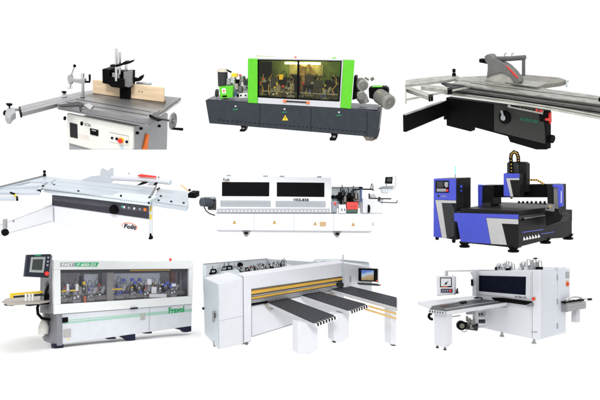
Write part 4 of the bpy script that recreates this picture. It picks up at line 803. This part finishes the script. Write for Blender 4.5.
# ================================================================== 8 beam saw
def beam_saw():
    m = Mach('beam_saw', 'white beam saw with yellow rails and three dark tongue tables', 'beam saw',
             (4.67, -6.185, 29.194), (-2.1531, 19.1926, -4.033), (2, .4, .0))
    t = m.part('left_tower', WHITE, bevel=.015)
    t.hx([(218.6,284.4),(243.2,277.4),(243.6,343.8),(219.2,349.6)],'y',0, [(203.6,277.6),(229,272),(232,333),(205.4,334)],'y',.9)
    sp = m.part('tower_side_panel', COOLW, t, bevel=0); sp._solid([m.p(218.4,284.6,'y',-.002)+Vector((-.004,0,0)), m.p(219,349.2,'y',-.002)+Vector((-.004,0,0)), m.p(205.2,334,'y',.9)+Vector((-.004,0,0)), m.p(203.4,278,'y',.9)+Vector((-.004,0,0))],
        [m.p(218.4,284.6,'y',-.002)+Vector((-.012,0,0)), m.p(219,349.2,'y',-.002)+Vector((-.012,0,0)), m.p(205.2,334,'y',.9)+Vector((-.012,0,0)), m.p(203.4,278,'y',.9)+Vector((-.012,0,0))])
    hn = m.part('door_handle', GREY, t, bevel=.002); hn.rc(214.2,311,216,321.6,'x',-.03,-.09); m.part('handle_grip', BLACK, t, bevel=.002).rc(214.7,313,215.5,318,'x',-.09,-.1)
    m.part('side_knob', BLACK, bevel=.003).cyl(m.p(203.6,308.4,'y',.9),(-.03,0,0),.04)
    m.part('tower_seam', MATS['soft_grey'], t, bevel=0).line(219.3,321,243.4,316,.25,'y',-.001,-.006)
    m.part('column_gap', GTXT, bevel=0).pr([(243.4,277),(244,276.8),(244.2,343.4),(243.8,343.6)], 'y', -.03, .1)
    bm_ = m.part('pressure_beam', WHITE, bevel=.012); yb = -.06
    bm_.pr([(244,275.6),(344,262.6),(344,276.2),(251.4,289),(251.4,341),(244.4,343)], 'y', yb, yb+.45)
    g = m.part('beam_underside', PANEL, bevel=.004); g.pr([(251.4,289),(343,276.4),(343,288),(330,289),(251.4,305)], 'y', yb+.16, yb+.3)
    y1 = m.part('yellow_rail', GOLD, bevel=.004); y1.pr([(251.4,291.4),(342.4,277.8),(342.4,280),(251.4,294.3)], 'y', yb+.02, yb+.14)
    y2 = m.part('yellow_rail', GOLD, bevel=.003); y2.pr([(251.4,297.8),(336,283.4),(336,285),(251.4,299.4)], 'y', yb+.04, yb+.12)
    m.part('grey_strip', GREY, bevel=.003).pr([(251.4,295.4),(338,281.6),(338,283),(251.4,297.2)], 'y', yb+.08, yb+.15)
    fl = m.part('clamp_rail', ALU, bevel=.003); fl.pr([(251.4,300),(332,286.4),(332,290),(251.4,303.4)], 'y', yb+.02, yb+.12)
    fs = m.part('rail_fingers', GREY, fl, bevel=0)
    for k in range(22): u = 253+k*3.5; fs.line(u,300.6-(u-251.4)*.169,u+.5,303-(u-251.4)*.169,.4,'y',yb+.02,yb+.012)
    m.part('dark_slot', BLACK, bevel=.003).pr([(251.4,303.8),(268,301),(268,302.8),(251.4,305.6)], 'y', yb+.03, yb+.12)
    lo = m.part('lower_base', WHITE, bevel=.01); lo.pr([(251.6,306),(344,289),(344,312),(300,322.4),(251.8,337)], 'y', yb+.12, yb+.6)
    m.part('base_edge', GTXT, lo, bevel=0).line(251.8,336.8,299,322.4,.5,'y',yb+.119,yb+.112)
    m.part('beige_bracket', BOARD, bevel=.004).pr([(266,304.8),(274,303),(277,308),(270,310.6)], 'y', -.1,.05)  # small beige bracket below the clamp rail
    ft = m.part('levelling_foot', STEELD, bevel=.003); ft.rc(240.6,343,248.6,344.4,'y',.02,.16); ft.tb([(246.6,338,'y',.1),(246.6,345,'y',.1)],.03); ft.rc(244,340,250,342,'y',.05,.12)
    c = m.p(213.6,345.4,'y',.3); w = m.part('caster', LGREY, bevel=.003); w.cyl(c,(.05,0,0),.05); w.tb([c+Vector((.02,0,.0)),c+Vector((.02,0,.12))],.03)
    # rear tray
    zr = m.p(230,272,'y',.9).z
    rw = m.part('rear_tray_wall', mat('pale_steel_wall', (.56,.60,.63), .5, var=.05), bevel=.004)
    yr = 2.2
    rw.pr([(203.4,264.6),(267.6,259),(344,264),(344,270),(268,274),(203.4,279)], 'y', yr, yr+.04)
    m.part('tray_wall_edge', GTXT, rw, bevel=0).line(203.4,264.2,267.6,258.8,.5,'y',yr-.002,yr+.04)
    lw = m.part('tray_left_wall', COOLW, bevel=.004); lw.pr([(203.6,265),(203.6,290),(206,290),(206,266)], 'y', .95, 1.0)
    fr = m.part('rear_frame', GREY, bevel=.003); fr.tb([(268,259.6,'y',yr-.05),(268,273,'y',yr-.05)], .02); fr.tb([(268,268,'y',1.),(293,270.8,'y',.8)], .025)
    tp = m.part('tray_floor', COOLW, bevel=.004); z = m.p(262,274,'y',.4).z
    tp.pr([(219,271.5),(284,262.5),(300,268.5),(244,276.4)], 'z', z, z-.04)
    rnd = random.Random(3)
    for i in range(17):
        u = 242+i*2.5; v = 272.4-i*.45
        q = m.part('pusher_clamp', (BLACK, GREY, STEELD)[i % 3], bevel=.002); c = m.p(u+rnd.uniform(-1,1), v+rnd.uniform(-1.2,1.2), 'z', z+.05)
        a, e = rnd.uniform(-.13,.13), rnd.uniform(.04,.10); q.tb([c, c+Vector((a,.05,e)), c+Vector((.1+a,.18,e+.03)), c+Vector((.16+a,.2,.02))], .011, 8); q.box(c.x-.04,c.x+.05,c.y-.04,c.y+.05,c.z-.05,c.z+.03)
        q.tb([c+Vector((.03,-.08,-.05)),c+Vector((-.06,.1,.1))],.012,8); q.tb([c+Vector((.12,-.05,-.04)),c+Vector((.2,.1,.08))],.014,8)
    for i, (u, v) in enumerate(((213,271.4),(219.6,270),(224.6,268.6),(229,268),(234.6,268.2))):
        q = m.part('pusher_clamp', (BLACK, GREY, DGREY)[i % 3], bevel=.002); c = m.p(u, v, 'y', 1.6)
        q.tb([c+Vector((-.08,0,-.06)), c+Vector((-.05,0,.06)), c+Vector((.08,0,.04)), c+Vector((.1,0,-.05))], .03, 8); q.box(c.x-.1,c.x+.1,c.y,c.y+.08,c.z-.09,c.z-.04)
        q.tb([c,c+Vector((.01,.02,.16))],.012,8)
    m.part('round_gauge', BLACK, bevel=.004).cyl(m.p(239.4,264.6,'y',1.2),(0,-.1,0),.075); m.part('gauge_post', GREY, bevel=0).tb([(240,265,'y',1.25),(241.4,273,'y',1.25)], .02)
    m.part('red_cylinder', RED, bevel=.004).pr([(249.4,267.4),(252.4,266),(254.6,267),(254.4,268.6),(251,268.4)], 'y', 1.0, 1.1); m.part('cylinder_rod', BLACK, bevel=0).tb([(245,268.2,'y',1.05),(250.6,267.8,'y',1.05)], .022)
    # right tower & rear
    rt = m.part('right_tower', WHITE, bevel=.012); rt.pr([(344,263),(369,266.8),(372,268),(372,296),(344,289)], 'y', -.04, .5)
    m.part('tower_slot', GREY, rt, bevel=.002).rc(349.8,275.8,350.8,282,'y',-.04,-.06)
    m.part('beam_post', COOLW, bevel=.003).pr([(343,254.8),(343.7,254.8),(343.7,283),(343,283)], 'y', -.12, -.08)
    m.part('post_base', DGREY, bevel=.004).pr([(338,280.4),(343.6,279.6),(344,286),(338.6,287)], 'y', -.02, .2)
    m.part('rear_cabinet', COOLW, bevel=.008).pr([(319,262.6),(322,260.8),(344,260.6),(369,262.8),(370,266.6),(344,266),(320,265)], 'y', 1.2, 1.6)
    m.part('rear_cabinet_lid', GREY, bevel=.004).line(343,260.8,369,263,.8,'y',1.15,1.3)
    # tongue tables
    zs = .98
    L1 = [(267.4,302.6),(287.6,298.4),(334,315.6),(313.2,323.4)]; L2 = [(301.6,295.6),(319,291.6),(365.6,304.4),(347.6,310.8)]; L3 = [(329,289),(344.6,285),(396.6,297.8),(396.6,307.6)]
    for q in (L1, L2, L3):
        t = m.part('tongue_table', PANEL, bevel=.004)
        cx = sum(a for a, _ in q)/4; cy = sum(a for _, a in q)/4
        e = [(cx+(a-cx)*1.035-.3, cy+(b_-cy)*1.06+.3) for a, b_ in q]; t.pr(e, 'z', zs, zs-.075)
        m.part('air_cushion_top', CARPET, t, bevel=0).pr(q, 'z', zs, zs+.012)
        rb = m.part('air_jets', GREY, t, bevel=0)
        for i in range(1, 16):
            for j in (.2,.4,.6,.8):
                a = i/16.; P0 = (q[0][0]+(q[3][0]-q[0][0])*a, q[0][1]+(q[3][1]-q[0][1])*a); P1 = (q[1][0]+(q[2][0]-q[1][0])*a, q[1][1]+(q[2][1]-q[1][1])*a)
                c = m.p(P0[0]+(P1[0]-P0[0])*j, P0[1]+(P1[1]-P0[1])*j, 'z', zs+.012); rb.cyl(c,(0,0,.003),.006,6)
        if q is not L3:
            A = m.p(q[3][0],q[3][1],'z',zs); B = m.p(q[2][0],q[2][1],'z',zs); d = B-A
            ee = m.part('slotted_end', NOZ, t, bevel=.003); n = Vector((d.y,-d.x,0)).normalized()*.10
            ee._solid([A, B, B-Vector((0,0,.09)), A-Vector((0,0,.09))], [A+n, B+n, B+n-Vector((0,0,.09)), A+n-Vector((0,0,.09))])
            for k in range(7):
                s_ = A+d*(.05+.135*k); s1 = s_+d*.07; o = Vector((0,0,.004)); 
                sl = m.part('end_slot', BLACK, t, bevel=0)
                sl._solid([s_+n*.2+o, s1+n*.2+o, s1+n*1.02+o, s_+n*1.02+o], [v-Vector((0,0,.07)) for v in (s_+n*.2, s1+n*.2, s1+n*1.02, s_+n*1.02)])
    yr_ = m.part('yellow_support_bar', GOLD, bevel=.003); yr_.line(342,298.6,396.4,313.6,1.3,'z',zs-.1,zs-.115)
    y2_ = m.part('yellow_support_bar', GOLD, bevel=.003); y2_.line(365,308.8,396.4,318.4,1.3,'z',zs-.1,zs-.115)
    m.part('table_bracket', BOARD, bevel=.004).pr([(326,293),(332,291.6),(338,296.4),(331,297.4)], 'z', zs-.09, zs-.2)
    for q, y in (([(298,322.4),(317.6,324),(318,349.6),(309,354.4),(298,353.6)], L1[3]), ([(333,314.6),(349,312),(349,337.6),(341,342.4),(334,341)], L2[3]), ([(391,310),(396,311.6),(396,345),(391.2,344.6)], L3[3])):
        yy = m.p(y[0], y[1], 'z', zs).y+.25; m.part('table_leg', WHITE, bevel=.01).pr(q, 'y', yy, yy+.3)
    m.part('leg_handle', GREY, bevel=.003).pr([(330.6,326.6),(332,326),(332,333),(330.6,333.4)], 'y', -1.4, -1.35)
    m.part('leg_foot', DGREY, bevel=.003).rc(333.8,341.6,336,342.8,'y',-1.45,-1.35); m.part('leg_foot', DGREY, bevel=.003).rc(392.4,344.8,395.6,346,'y',-2.1,-2)
    # monitor
    ym = -.5
    mo = m.part('monitor', BLACK, bevel=.006); mo.pr([(359.8,268.4),(377.8,269),(377.8,282),(359.8,281.2)], 'y', ym, ym+.08)
    m.part('monitor_screen', SCREEN, mo, bevel=0).pr([(361.4,270),(373.6,270.4),(373.6,280.6),(361.4,280)], 'y', ym-.001, ym-.006)
    m.part('monitor_stop', RED, mo, bevel=.003).cyl(m.p(376.4,280.6,'y',ym),(0,-.03,0),.024)
    m.part('monitor_rim', COOLW, mo, bevel=.003).pr([(377.9,268.6),(379,269.4),(379,283.4),(377.9,282.4)], 'y', ym-.01, ym+.06)
    kb = m.part('keyboard', DGREY, bevel=.003); kb.pr([(359,283.4),(378.6,284.2),(381,285.4),(379,286),(360,284.8)], 'y', ym-.12, ym); m.part('mouse', RED, bevel=.002).ball(m.p(380.4,284.8,'y',ym-.12),.018)
    m.part('monitor_arm', COOLW, bevel=.004).rc(364,282,372,284,'y',ym+.08,.0)
beam_saw()

# ================================================================== 9 drilling centre
def drilling_centre():
    m = Mach('drilling_machine', 'white enclosed drilling machine with one black window and white control console', 'drilling machine',
             (-.591, .11, -47.165), (6.827, 26.9118, -4.9351), (1.25, 1, .0))
    b = m.part('enclosure', WHITE, bevel=.02); b.pr([(475.6,271.2),(538.4,270),(538.4,340),(506,333.4),(475.6,326.4)], 'y', 0, 2.1)
    X = m.p(538.4,300,'y',0).x
    m.part('corner_column', WHITE, bevel=.01).pr([(532.4,270),(538.8,269.8),(538.8,340.4),(532.4,339)], 'y', -.05, .1)
    sp = m.part('side_panel', mat('cool_grey_side', (.60,.625,.68), .45, var=.02), b, bevel=.004); sp.pr([(540,270.4),(557,269.6),(557,333.6),(540,339.2)], 'x', X, X+.012)
    m.part('side_panel', MATS['cool_grey_side'], b, bevel=.004).pr([(557.4,269.6),(569.4,268.4),(569.4,297),(565,299.4),(565,331),(557.4,333.6)], 'x', X, X+.012)
    h = m.part('hinge', LGREY, b, bevel=.002)
    for v in (301.6,326): m.part('hinge', LGREY, b, bevel=.002).rc(556.8,v-2.6,557.6,v+2.6,'x',X+.012,X+.04)
    h.rc(556.8,275,557.6,280.2,'x',X+.012,X+.04)
    m.part('grey_plate', LGREY, b, bevel=.002).rc(565.6,272,569,278,'x',X+.012,X+.03); m.part('red_switch', RED, b, bevel=.003).cyl(m.p(567.2,284,'x',X+.012),(.06,0,0),.06); m.part('switch_plate', TAN, b, bevel=0).rc(565.8,280.8,568.6,286.6,'x',X+.013,X+.018)
    w = m.part('window', NAVYB, b, bevel=.02); w.pr([(479,275.4),(526.4,276.6),(526,295.2),(479,291.2)], 'y', 0, -.03)
    m.part('window_surround', WHITE, b, bevel=.01).pr([(476.4,272.6),(530.6,273),(530.6,299.4),(476.4,294.2)], 'y', -.001, -.02)
    m.part('lettering', BTEXT, b).text('NCB612A', 515,297.4,526.8,298.5,1.9,'y',-.02,-.006,bold=.01)
    m.part('emergency_stop', RED, b, bevel=.003).cyl(m.p(533.6,298.8,'y',-.05),(0,-.05,0),.05); m.part('button_plate', TAN, b, bevel=0).rc(532.8,297,535.6,300.6,'y',-.051,-.056)
    m.part('front_seam', MATS['soft_grey'], b, bevel=0).line(532.2,271,532.2,338,.3,'y',-.001,-.008); m.part('front_label', GTXT, b, bevel=0).rc(531.6,303,532.8,304.4,'y',-.06,-.066)
    sl = m.part('feed_slot', BLACK, bevel=.004); sl.pr([(491,297.6),(502,297.8),(530.6,301.6),(531,303.4),(526,305.2),(495,301)], 'y', -.12, -.022)
    m.part('slot_lip', ALUD, bevel=.003).pr([(526,305),(532,302.6),(532.6,306),(528,306.6)], 'y', -.14, -.022); m.part('slot_tray', LGREY, bevel=.003).pr([(488,305.4),(505,306),(505.6,307.6),(489,306.6)], 'y', -.16, -.05); m.part('slot_tray', GREY, bevel=.003).rc(503.8,303,505.6,307.6,'y',-.18,-.14)
    for u, v, y in ((534,339.2,.02),(502,332.4,.02),(535.8,337.4,.02)):
        if u != 535.8: foot(m, u, v, y, .14, .16, GREY)
    m.part('foot_bracket', LGREY, bevel=.003).rc(531.4,331.6,537,332.6,'y',-.06,-.03)
    # top equipment
    rnd = random.Random(8)
    for base_u, n in ((497,6),(521,7)):
        for i in range(n):
            u = base_u+i*2.8; c = m.p(u, 270.4, 'y', .35+.25*(i % 2)); hh = rnd.uniform(.15,.38)
            M_ = (LGREY, WHITE, ALUD, PANEL)[rnd.randrange(4)]
            q = m.part('drill_head', M_, bevel=.003); q.cyl(c,(0,0,hh),.05+.02*(i % 2),14); q.box(c.x-.08,c.x+.09,c.y-.06,c.y+.06,c.z-.05,c.z+hh*.35)
            m.part('head_cap', (BLACK, GREY, STEEL)[rnd.randrange(3)], q, bevel=.003).box(c.x-.05,c.x+.05,c.y-.075,c.y-.055,c.z+.02,c.z+.13)
            q2 = m.part('air_hose', LGREY, q, bevel=0); q2.tb([c+Vector((0,0,hh*.8)), c+Vector((.05,0,hh+.06)), c+Vector((.13,0,hh+.05)), c+Vector((.16,0,hh-.15))], .018, 8)
    m.part('black_solenoid', BLACK, bevel=.003).rc(538,267,541,270.4,'y',.2,.35); m.part('black_solenoid', BLACK, bevel=.003).rc(533.6,257.8,536,259.2,'y',.3,.4)
    m.part('black_solenoid', BLACK, bevel=.003).rc(505.4,268.2,509.4,270.6,'y',.1,.2); m.part('roof_rail', LGREY, bevel=.003).pr([(476,269.8),(497,270.2),(497,271.2),(476,271)], 'y', .1, .2)
    m.part('rear_roof_box', PANEL, bevel=.004).pr([(530,267.6),(556,267.8),(556,269.4),(530,269.8)], 'y', 1.2, 1.4)
    # outfeed
    of = m.part('outfeed_rail', ALU, bevel=.004); Xo = X+.2
    of.pr([(566,304.6),(586,301.4),(586,308.4),(566,312.2)], 'x', Xo, Xo-.9)
    m.part('rail_groove', GREY, of, bevel=0).line(566.4,308.4,585.8,304.6,.8,'x',Xo,Xo+.01)
    m.part('rail_end_plate', ALUD, of, bevel=0).rc(565.6,301.6,567,312,'x',Xo+.002,Xo+.02)
    for u in (567.6,571.4,576.6,582.6): m.part('clamp_pad', BLACK, bevel=.004).pr([(u-1.8,303.6-(u-567)*.13),(u+1.6,303-(u-567)*.13),(u+1.6,301.2-(u-567)*.13),(u-1.8,302-(u-567)*.13)], 'x', Xo+.03, Xo-.15)
    ho = m.part('clamp_hoop', LGREY, bevel=0); ho.tb([(566.6,302.4,'x',Xo),(569,298.6,'x',Xo),(574,297,'x',Xo),(580,297.4,'x',Xo),(584,300,'x',Xo)], .025, 8)
    ha = m.part('clamp_handle', LGREY, bevel=0); ha.tb([(580,298.6,'x',Xo),(588,299.2,'x',Xo)], .015, 8); m.part('handle_grip', BLACK, ha, bevel=.006).tb([(588,299.4,'x',Xo),(591.2,299.3,'x',Xo)], .045)
    m.part('outfeed_leg', PANEL, bevel=.006).pr([(576.6,310.6),(580,310),(580,321),(579,322.4),(576,322.6)], 'x', Xo-.3, Xo-.5)
    # infeed table
    zt = 1.145
    wt = m.part('infeed_table', WHITE, bevel=.006); wt.pr([(417.6,302),(440,299.6),(476,295.4),(492,296.6),(432.6,305.4),(431,307)], 'z', zt+.04, zt-.05)
    ct = m.part('conveyor', mat('dark_conveyor', (.06,.062,.072), .5, spec=.3, var=.5, scale=3), bevel=.004); ct.pr([(432.4,305),(490,297),(508,299.2),(506.6,302.2),(446,311.2),(429.6,309.4)], 'z', zt+.0, zt-.03)
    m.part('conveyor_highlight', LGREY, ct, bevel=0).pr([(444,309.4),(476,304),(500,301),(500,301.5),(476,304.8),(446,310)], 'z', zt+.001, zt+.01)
    m.part('brown_patch', mat('brown_pad', (.10,.04,.02), .5), ct, bevel=.003).pr([(440.4,305.6),(446.6,304.6),(449,305.8),(442.6,307)], 'z', zt+.001, zt+.02)
    bx = m.part('black_stop', BLACK, ct, bevel=.004); bx.pr([(460,302.4),(466,301.6),(467,303),(461,304)], 'z', zt+.001, zt+.05); bx.pr([(474,298.6),(490,296.8),(491,298),(475,300)], 'z', zt+.001, zt+.06)
    ef = m.part('table_edge', WHITE, bevel=.004); A = m.p(446,311.4,'z',zt); B = m.p(506.6,302.4,'z',zt)
    ef._solid([A, B, B-Vector((0,0,.12)), A-Vector((0,0,.12))], [q+Vector((.05,-.04,0)) for q in (A, B, B-Vector((0,0,.12)), A-Vector((0,0,.12)))])
    A2 = m.p(429.6,309.6,'z',zt); en = m.part('slotted_end', PANEL, bevel=.003); en._solid([A2, A, A-Vector((0,0,.11)), A2-Vector((0,0,.11))], [q+Vector((0,-.06,0)) for q in (A2, A, A-Vector((0,0,.11)), A2-Vector((0,0,.11)))])
    d = A-A2
    for k in range(6):
        s0 = A2+d*(.06+.155*k)+Vector((0,-.064,-.02)); s1 = s0+d*.06; m.part('end_slot', DGREY, en, bevel=0)._solid([s0, s1, s1-Vector((0,0,.06)), s0-Vector((0,0,.06))], [q+Vector((0,.02,0)) for q in (s0, s1, s1-Vector((0,0,.06)), s0-Vector((0,0,.06)))])
    yl = A.y+.15
    lg = m.part('table_leg', WHITE, bevel=.01); lg.pr([(434,313.4),(447,313),(447,344),(444,347.6),(434.4,344.8)], 'y', yl, yl+.3)
    for u, v in ((437.4,345.4),(445,347.4)): foot(m, u, v, yl+.05, .10, .09, DGREY)
    rg = m.part('hose_ring', BLACK, bevel=0); rg.tb([(431.4,313.4,'y',yl),(429.2,314.6,'y',yl),(428.8,317,'y',yl),(430.4,318.8,'y',yl),(432.4,319.4,'y',yl)], .05, 8)
    # drive motor under table
    ym = -1.6
    c = m.p(460.6,325,'y',ym); mo = m.part('drive_pulley', BLACK, bevel=.006); mo.cyl(c,(.12,-.1,0),.17); m.part('pulley_hub', mat('olive_hub', (.16,.16,.12), .5), mo, bevel=.003).cyl(c+Vector((0,-.0,0))+Vector((.13,-.11,0)),(.03,-.03,0),.09)
    motor(m, 'drive_motor', m.p(463.4,325.4,'y',ym+.1), (.42,.30,-.05), .14, material=DGREY)
    q = m.part('valve_block', GREY, bevel=.004); q.rc(466,310.4,471.6,314.6,'y',ym,ym+.2); q2 = m.part('valve_cluster', MOTOR, bevel=.003)
    for u, v in ((467,319.6),(469.6,321.4),(472,323),(468.4,324),(471,327.6)): cc = m.p(u,v,'y',ym+.1); q2.cyl(cc,(0,0,.12),.045,10); q2.box(cc.x-.05,cc.x+.05,cc.y,cc.y+.1,cc.z-.06,cc.z)
    ld = m.part('cable_rod', GREY, bevel=0); ld.tb([(448.6,317.4,'y',ym),(460,315.6,'y',ym)], .02, 8); ld.tb([(462,331,'y',ym),(464.6,332,'y',ym),(467,330.4,'y',ym)], .016, 8)
    pl = m.part('white_bracket', PANEL, bevel=.004); pl.pr([(472.4,311.4),(475.4,311),(475.6,327),(484.6,326),(484.6,327.4),(473,328.6)], 'y', ym+.3, ym+.5)
    gp = m.part('switch_panel', LGREY, bevel=.003); gp.pr([(477,312),(484,311.4),(484,317),(477,317.6)], 'y', -.3, -.2); 
    for u in (478,480.4,482.6): gd = m.part('panel_relay', DGREY, bevel=.002); gd.rc(u,319.6,u+1.4,322.6,'y',-.3,-.2)
    gd = m.part('panel_relay', DGREY, bevel=.002); gd.rc(476,322.8,484,323.4,'y',-.3,-.2)
    m.part('panel_relay', DGREY, bevel=.002).rc(478,313.4,480,315.6,'y',-.302,-.31); m.part('panel_relay', DGREY, bevel=.002).rc(481,313.2,483,315.4,'y',-.302,-.31)
    # console
    yc = -1.2
    co = m.part('control_console', WHITE, bevel=.012); co.pr([(436.4,276.2),(453.2,275.8),(454.4,277),(454.4,293),(452.8,294.6),(437,295.2)], 'y', yc, yc+.12)
    m.part('console_shadow_edge', LGREY, co, bevel=0).pr([(437,295.2),(454.6,294),(454.6,294.6),(437,295.8)], 'y', yc, yc+.1)
    s = m.part('console_screen', BLACK, co, bevel=.003); s.rc(440.2,277.6,451.8,287.2,'y',yc,yc-.015)
    m.part('screen_display', SCRW, co, bevel=0).rc(441,278.4,451,286,'y',yc-.015,yc-.02)
    pc = m.part('screen_drawing', BTEXT, co, bevel=0); pc.pr([(444.2,284.4),(446,282),(447.6,283.2),(446,284.8)], 'y', yc-.02,yc-.024); pc.line(446,282.8,448.4,281.2,.5,'y',yc-.02,yc-.024)
    m.part('orange_bar', ORANGE, co, bevel=0).rc(441.4,286.4,447.6,287,'y',yc-.016,yc-.022)
    k = m.part('console_keys', mat('navy_keys', (.03,.035,.08), .4), co, bevel=.002); k.rc(441,288.8,452.6,292.8,'y',yc,yc-.02); m.part('emergency_stop', RED, co, bevel=.003).cyl(m.p(450.8,290.8,'y',yc-.02),(0,-.04,0),.05)
    kk = m.part('key_marks', LGREY, co, bevel=0)
    for u in (442.6,444.8,447): kk.rc(u,290,u+1,291.6,'y',yc-.02,yc-.024)
    m.part('console_socket', DGREY, bevel=.003).pr([(455.6,291.4),(457,288),(457.4,292),(458.4,293.4),(455.4,294)], 'y', yc, yc+.06)
    am = m.part('console_arm', PANEL, bevel=.006); am.pr([(445,270.6),(478,269.8),(478,271.4),(446,271.8)], 'y', yc+.1, yc+.2); am.pr([(444.6,270.8),(446.6,271),(446.6,276.4),(444.6,276.4)], 'y', yc+.1, yc+.2)
    am.pr([(469.6,272),(476,271.4),(476,296),(472.4,296),(472.4,276.6)], 'y', -.3, -.1)
    m.part('arm_grip', BLACK, bevel=.006).tb([(472,279.4,'y',-.4),(472.2,286,'y',-.4)], .045)
drilling_centre()

for P in ALL: P.finish()

# ================================================================== setting
def structure(name, verts, faces, material):
    me = bpy.data.meshes.new(name); me.from_pydata(verts, [], faces); me.materials.append(material)
    o = bpy.data.objects.new(name, me); COL.objects.link(o); o['kind'] = 'structure'; return o
PAPER = mat('white_backdrop_paper', (.96,.96,.96), .8, spec=.1, var=.004)
structure('backdrop', [(-130,90,-130),(130,90,-130),(130,90,130),(-130,90,130)], [(0,1,2,3)], PAPER)
# white floor under the glazed machine, where its soft shadow falls
R7 = Matrix.Rotation(math.radians(43.38),3,'Z') @ Matrix.Rotation(math.radians(-4.456),3,'X') @ Matrix.Rotation(math.radians(2.619),3,'Y')
t7 = Vector((-5.9094,16.8672,-3.392)); zf = -.19
structure('floor', [tuple(t7+R7 @ m7.p(u, v, 'z', zf)) for u, v in ((-40,400),(201,400),(201,316),(-40,322))], [(0,1,2,3)], PAPER)

# ================================================================== world, lamps, camera
w = bpy.data.worlds.new('World'); S.world = w; w.use_nodes = True
w.node_tree.nodes['Background'].inputs[0].default_value = (1,1,1,1); w.node_tree.nodes['Background'].inputs[1].default_value = 1.0
def area(name, loc, target, size, power):
    l = bpy.data.lights.new(name, 'AREA'); l.size = size; l.energy = power; o = bpy.data.objects.new(name, l); COL.objects.link(o)
    o.location = loc; o.rotation_euler = (Vector(target)-Vector(loc)).to_track_quat('-Z', 'Y').to_euler(); return o
area('added_top_fill', (-3,14,18), (-2,17,-3), 10, 850)  # added fill from above, whitens the floor patch and machine tops
area('key_softbox', (-2,-20,19), (0,16,0), 10, 9500)
S.view_settings.view_transform = 'Standard'; S.view_settings.look = 'None'; S.view_settings.exposure = 0; S.view_settings.gamma = 1
cd = bpy.data.cameras.new('Camera'); cam = bpy.data.objects.new('Camera', cd); COL.objects.link(cam)
cam.rotation_euler = (PI/2,0,0); cd.sensor_width = 36; cd.lens = 36*F/600; cd.clip_end = 500; S.camera = cam
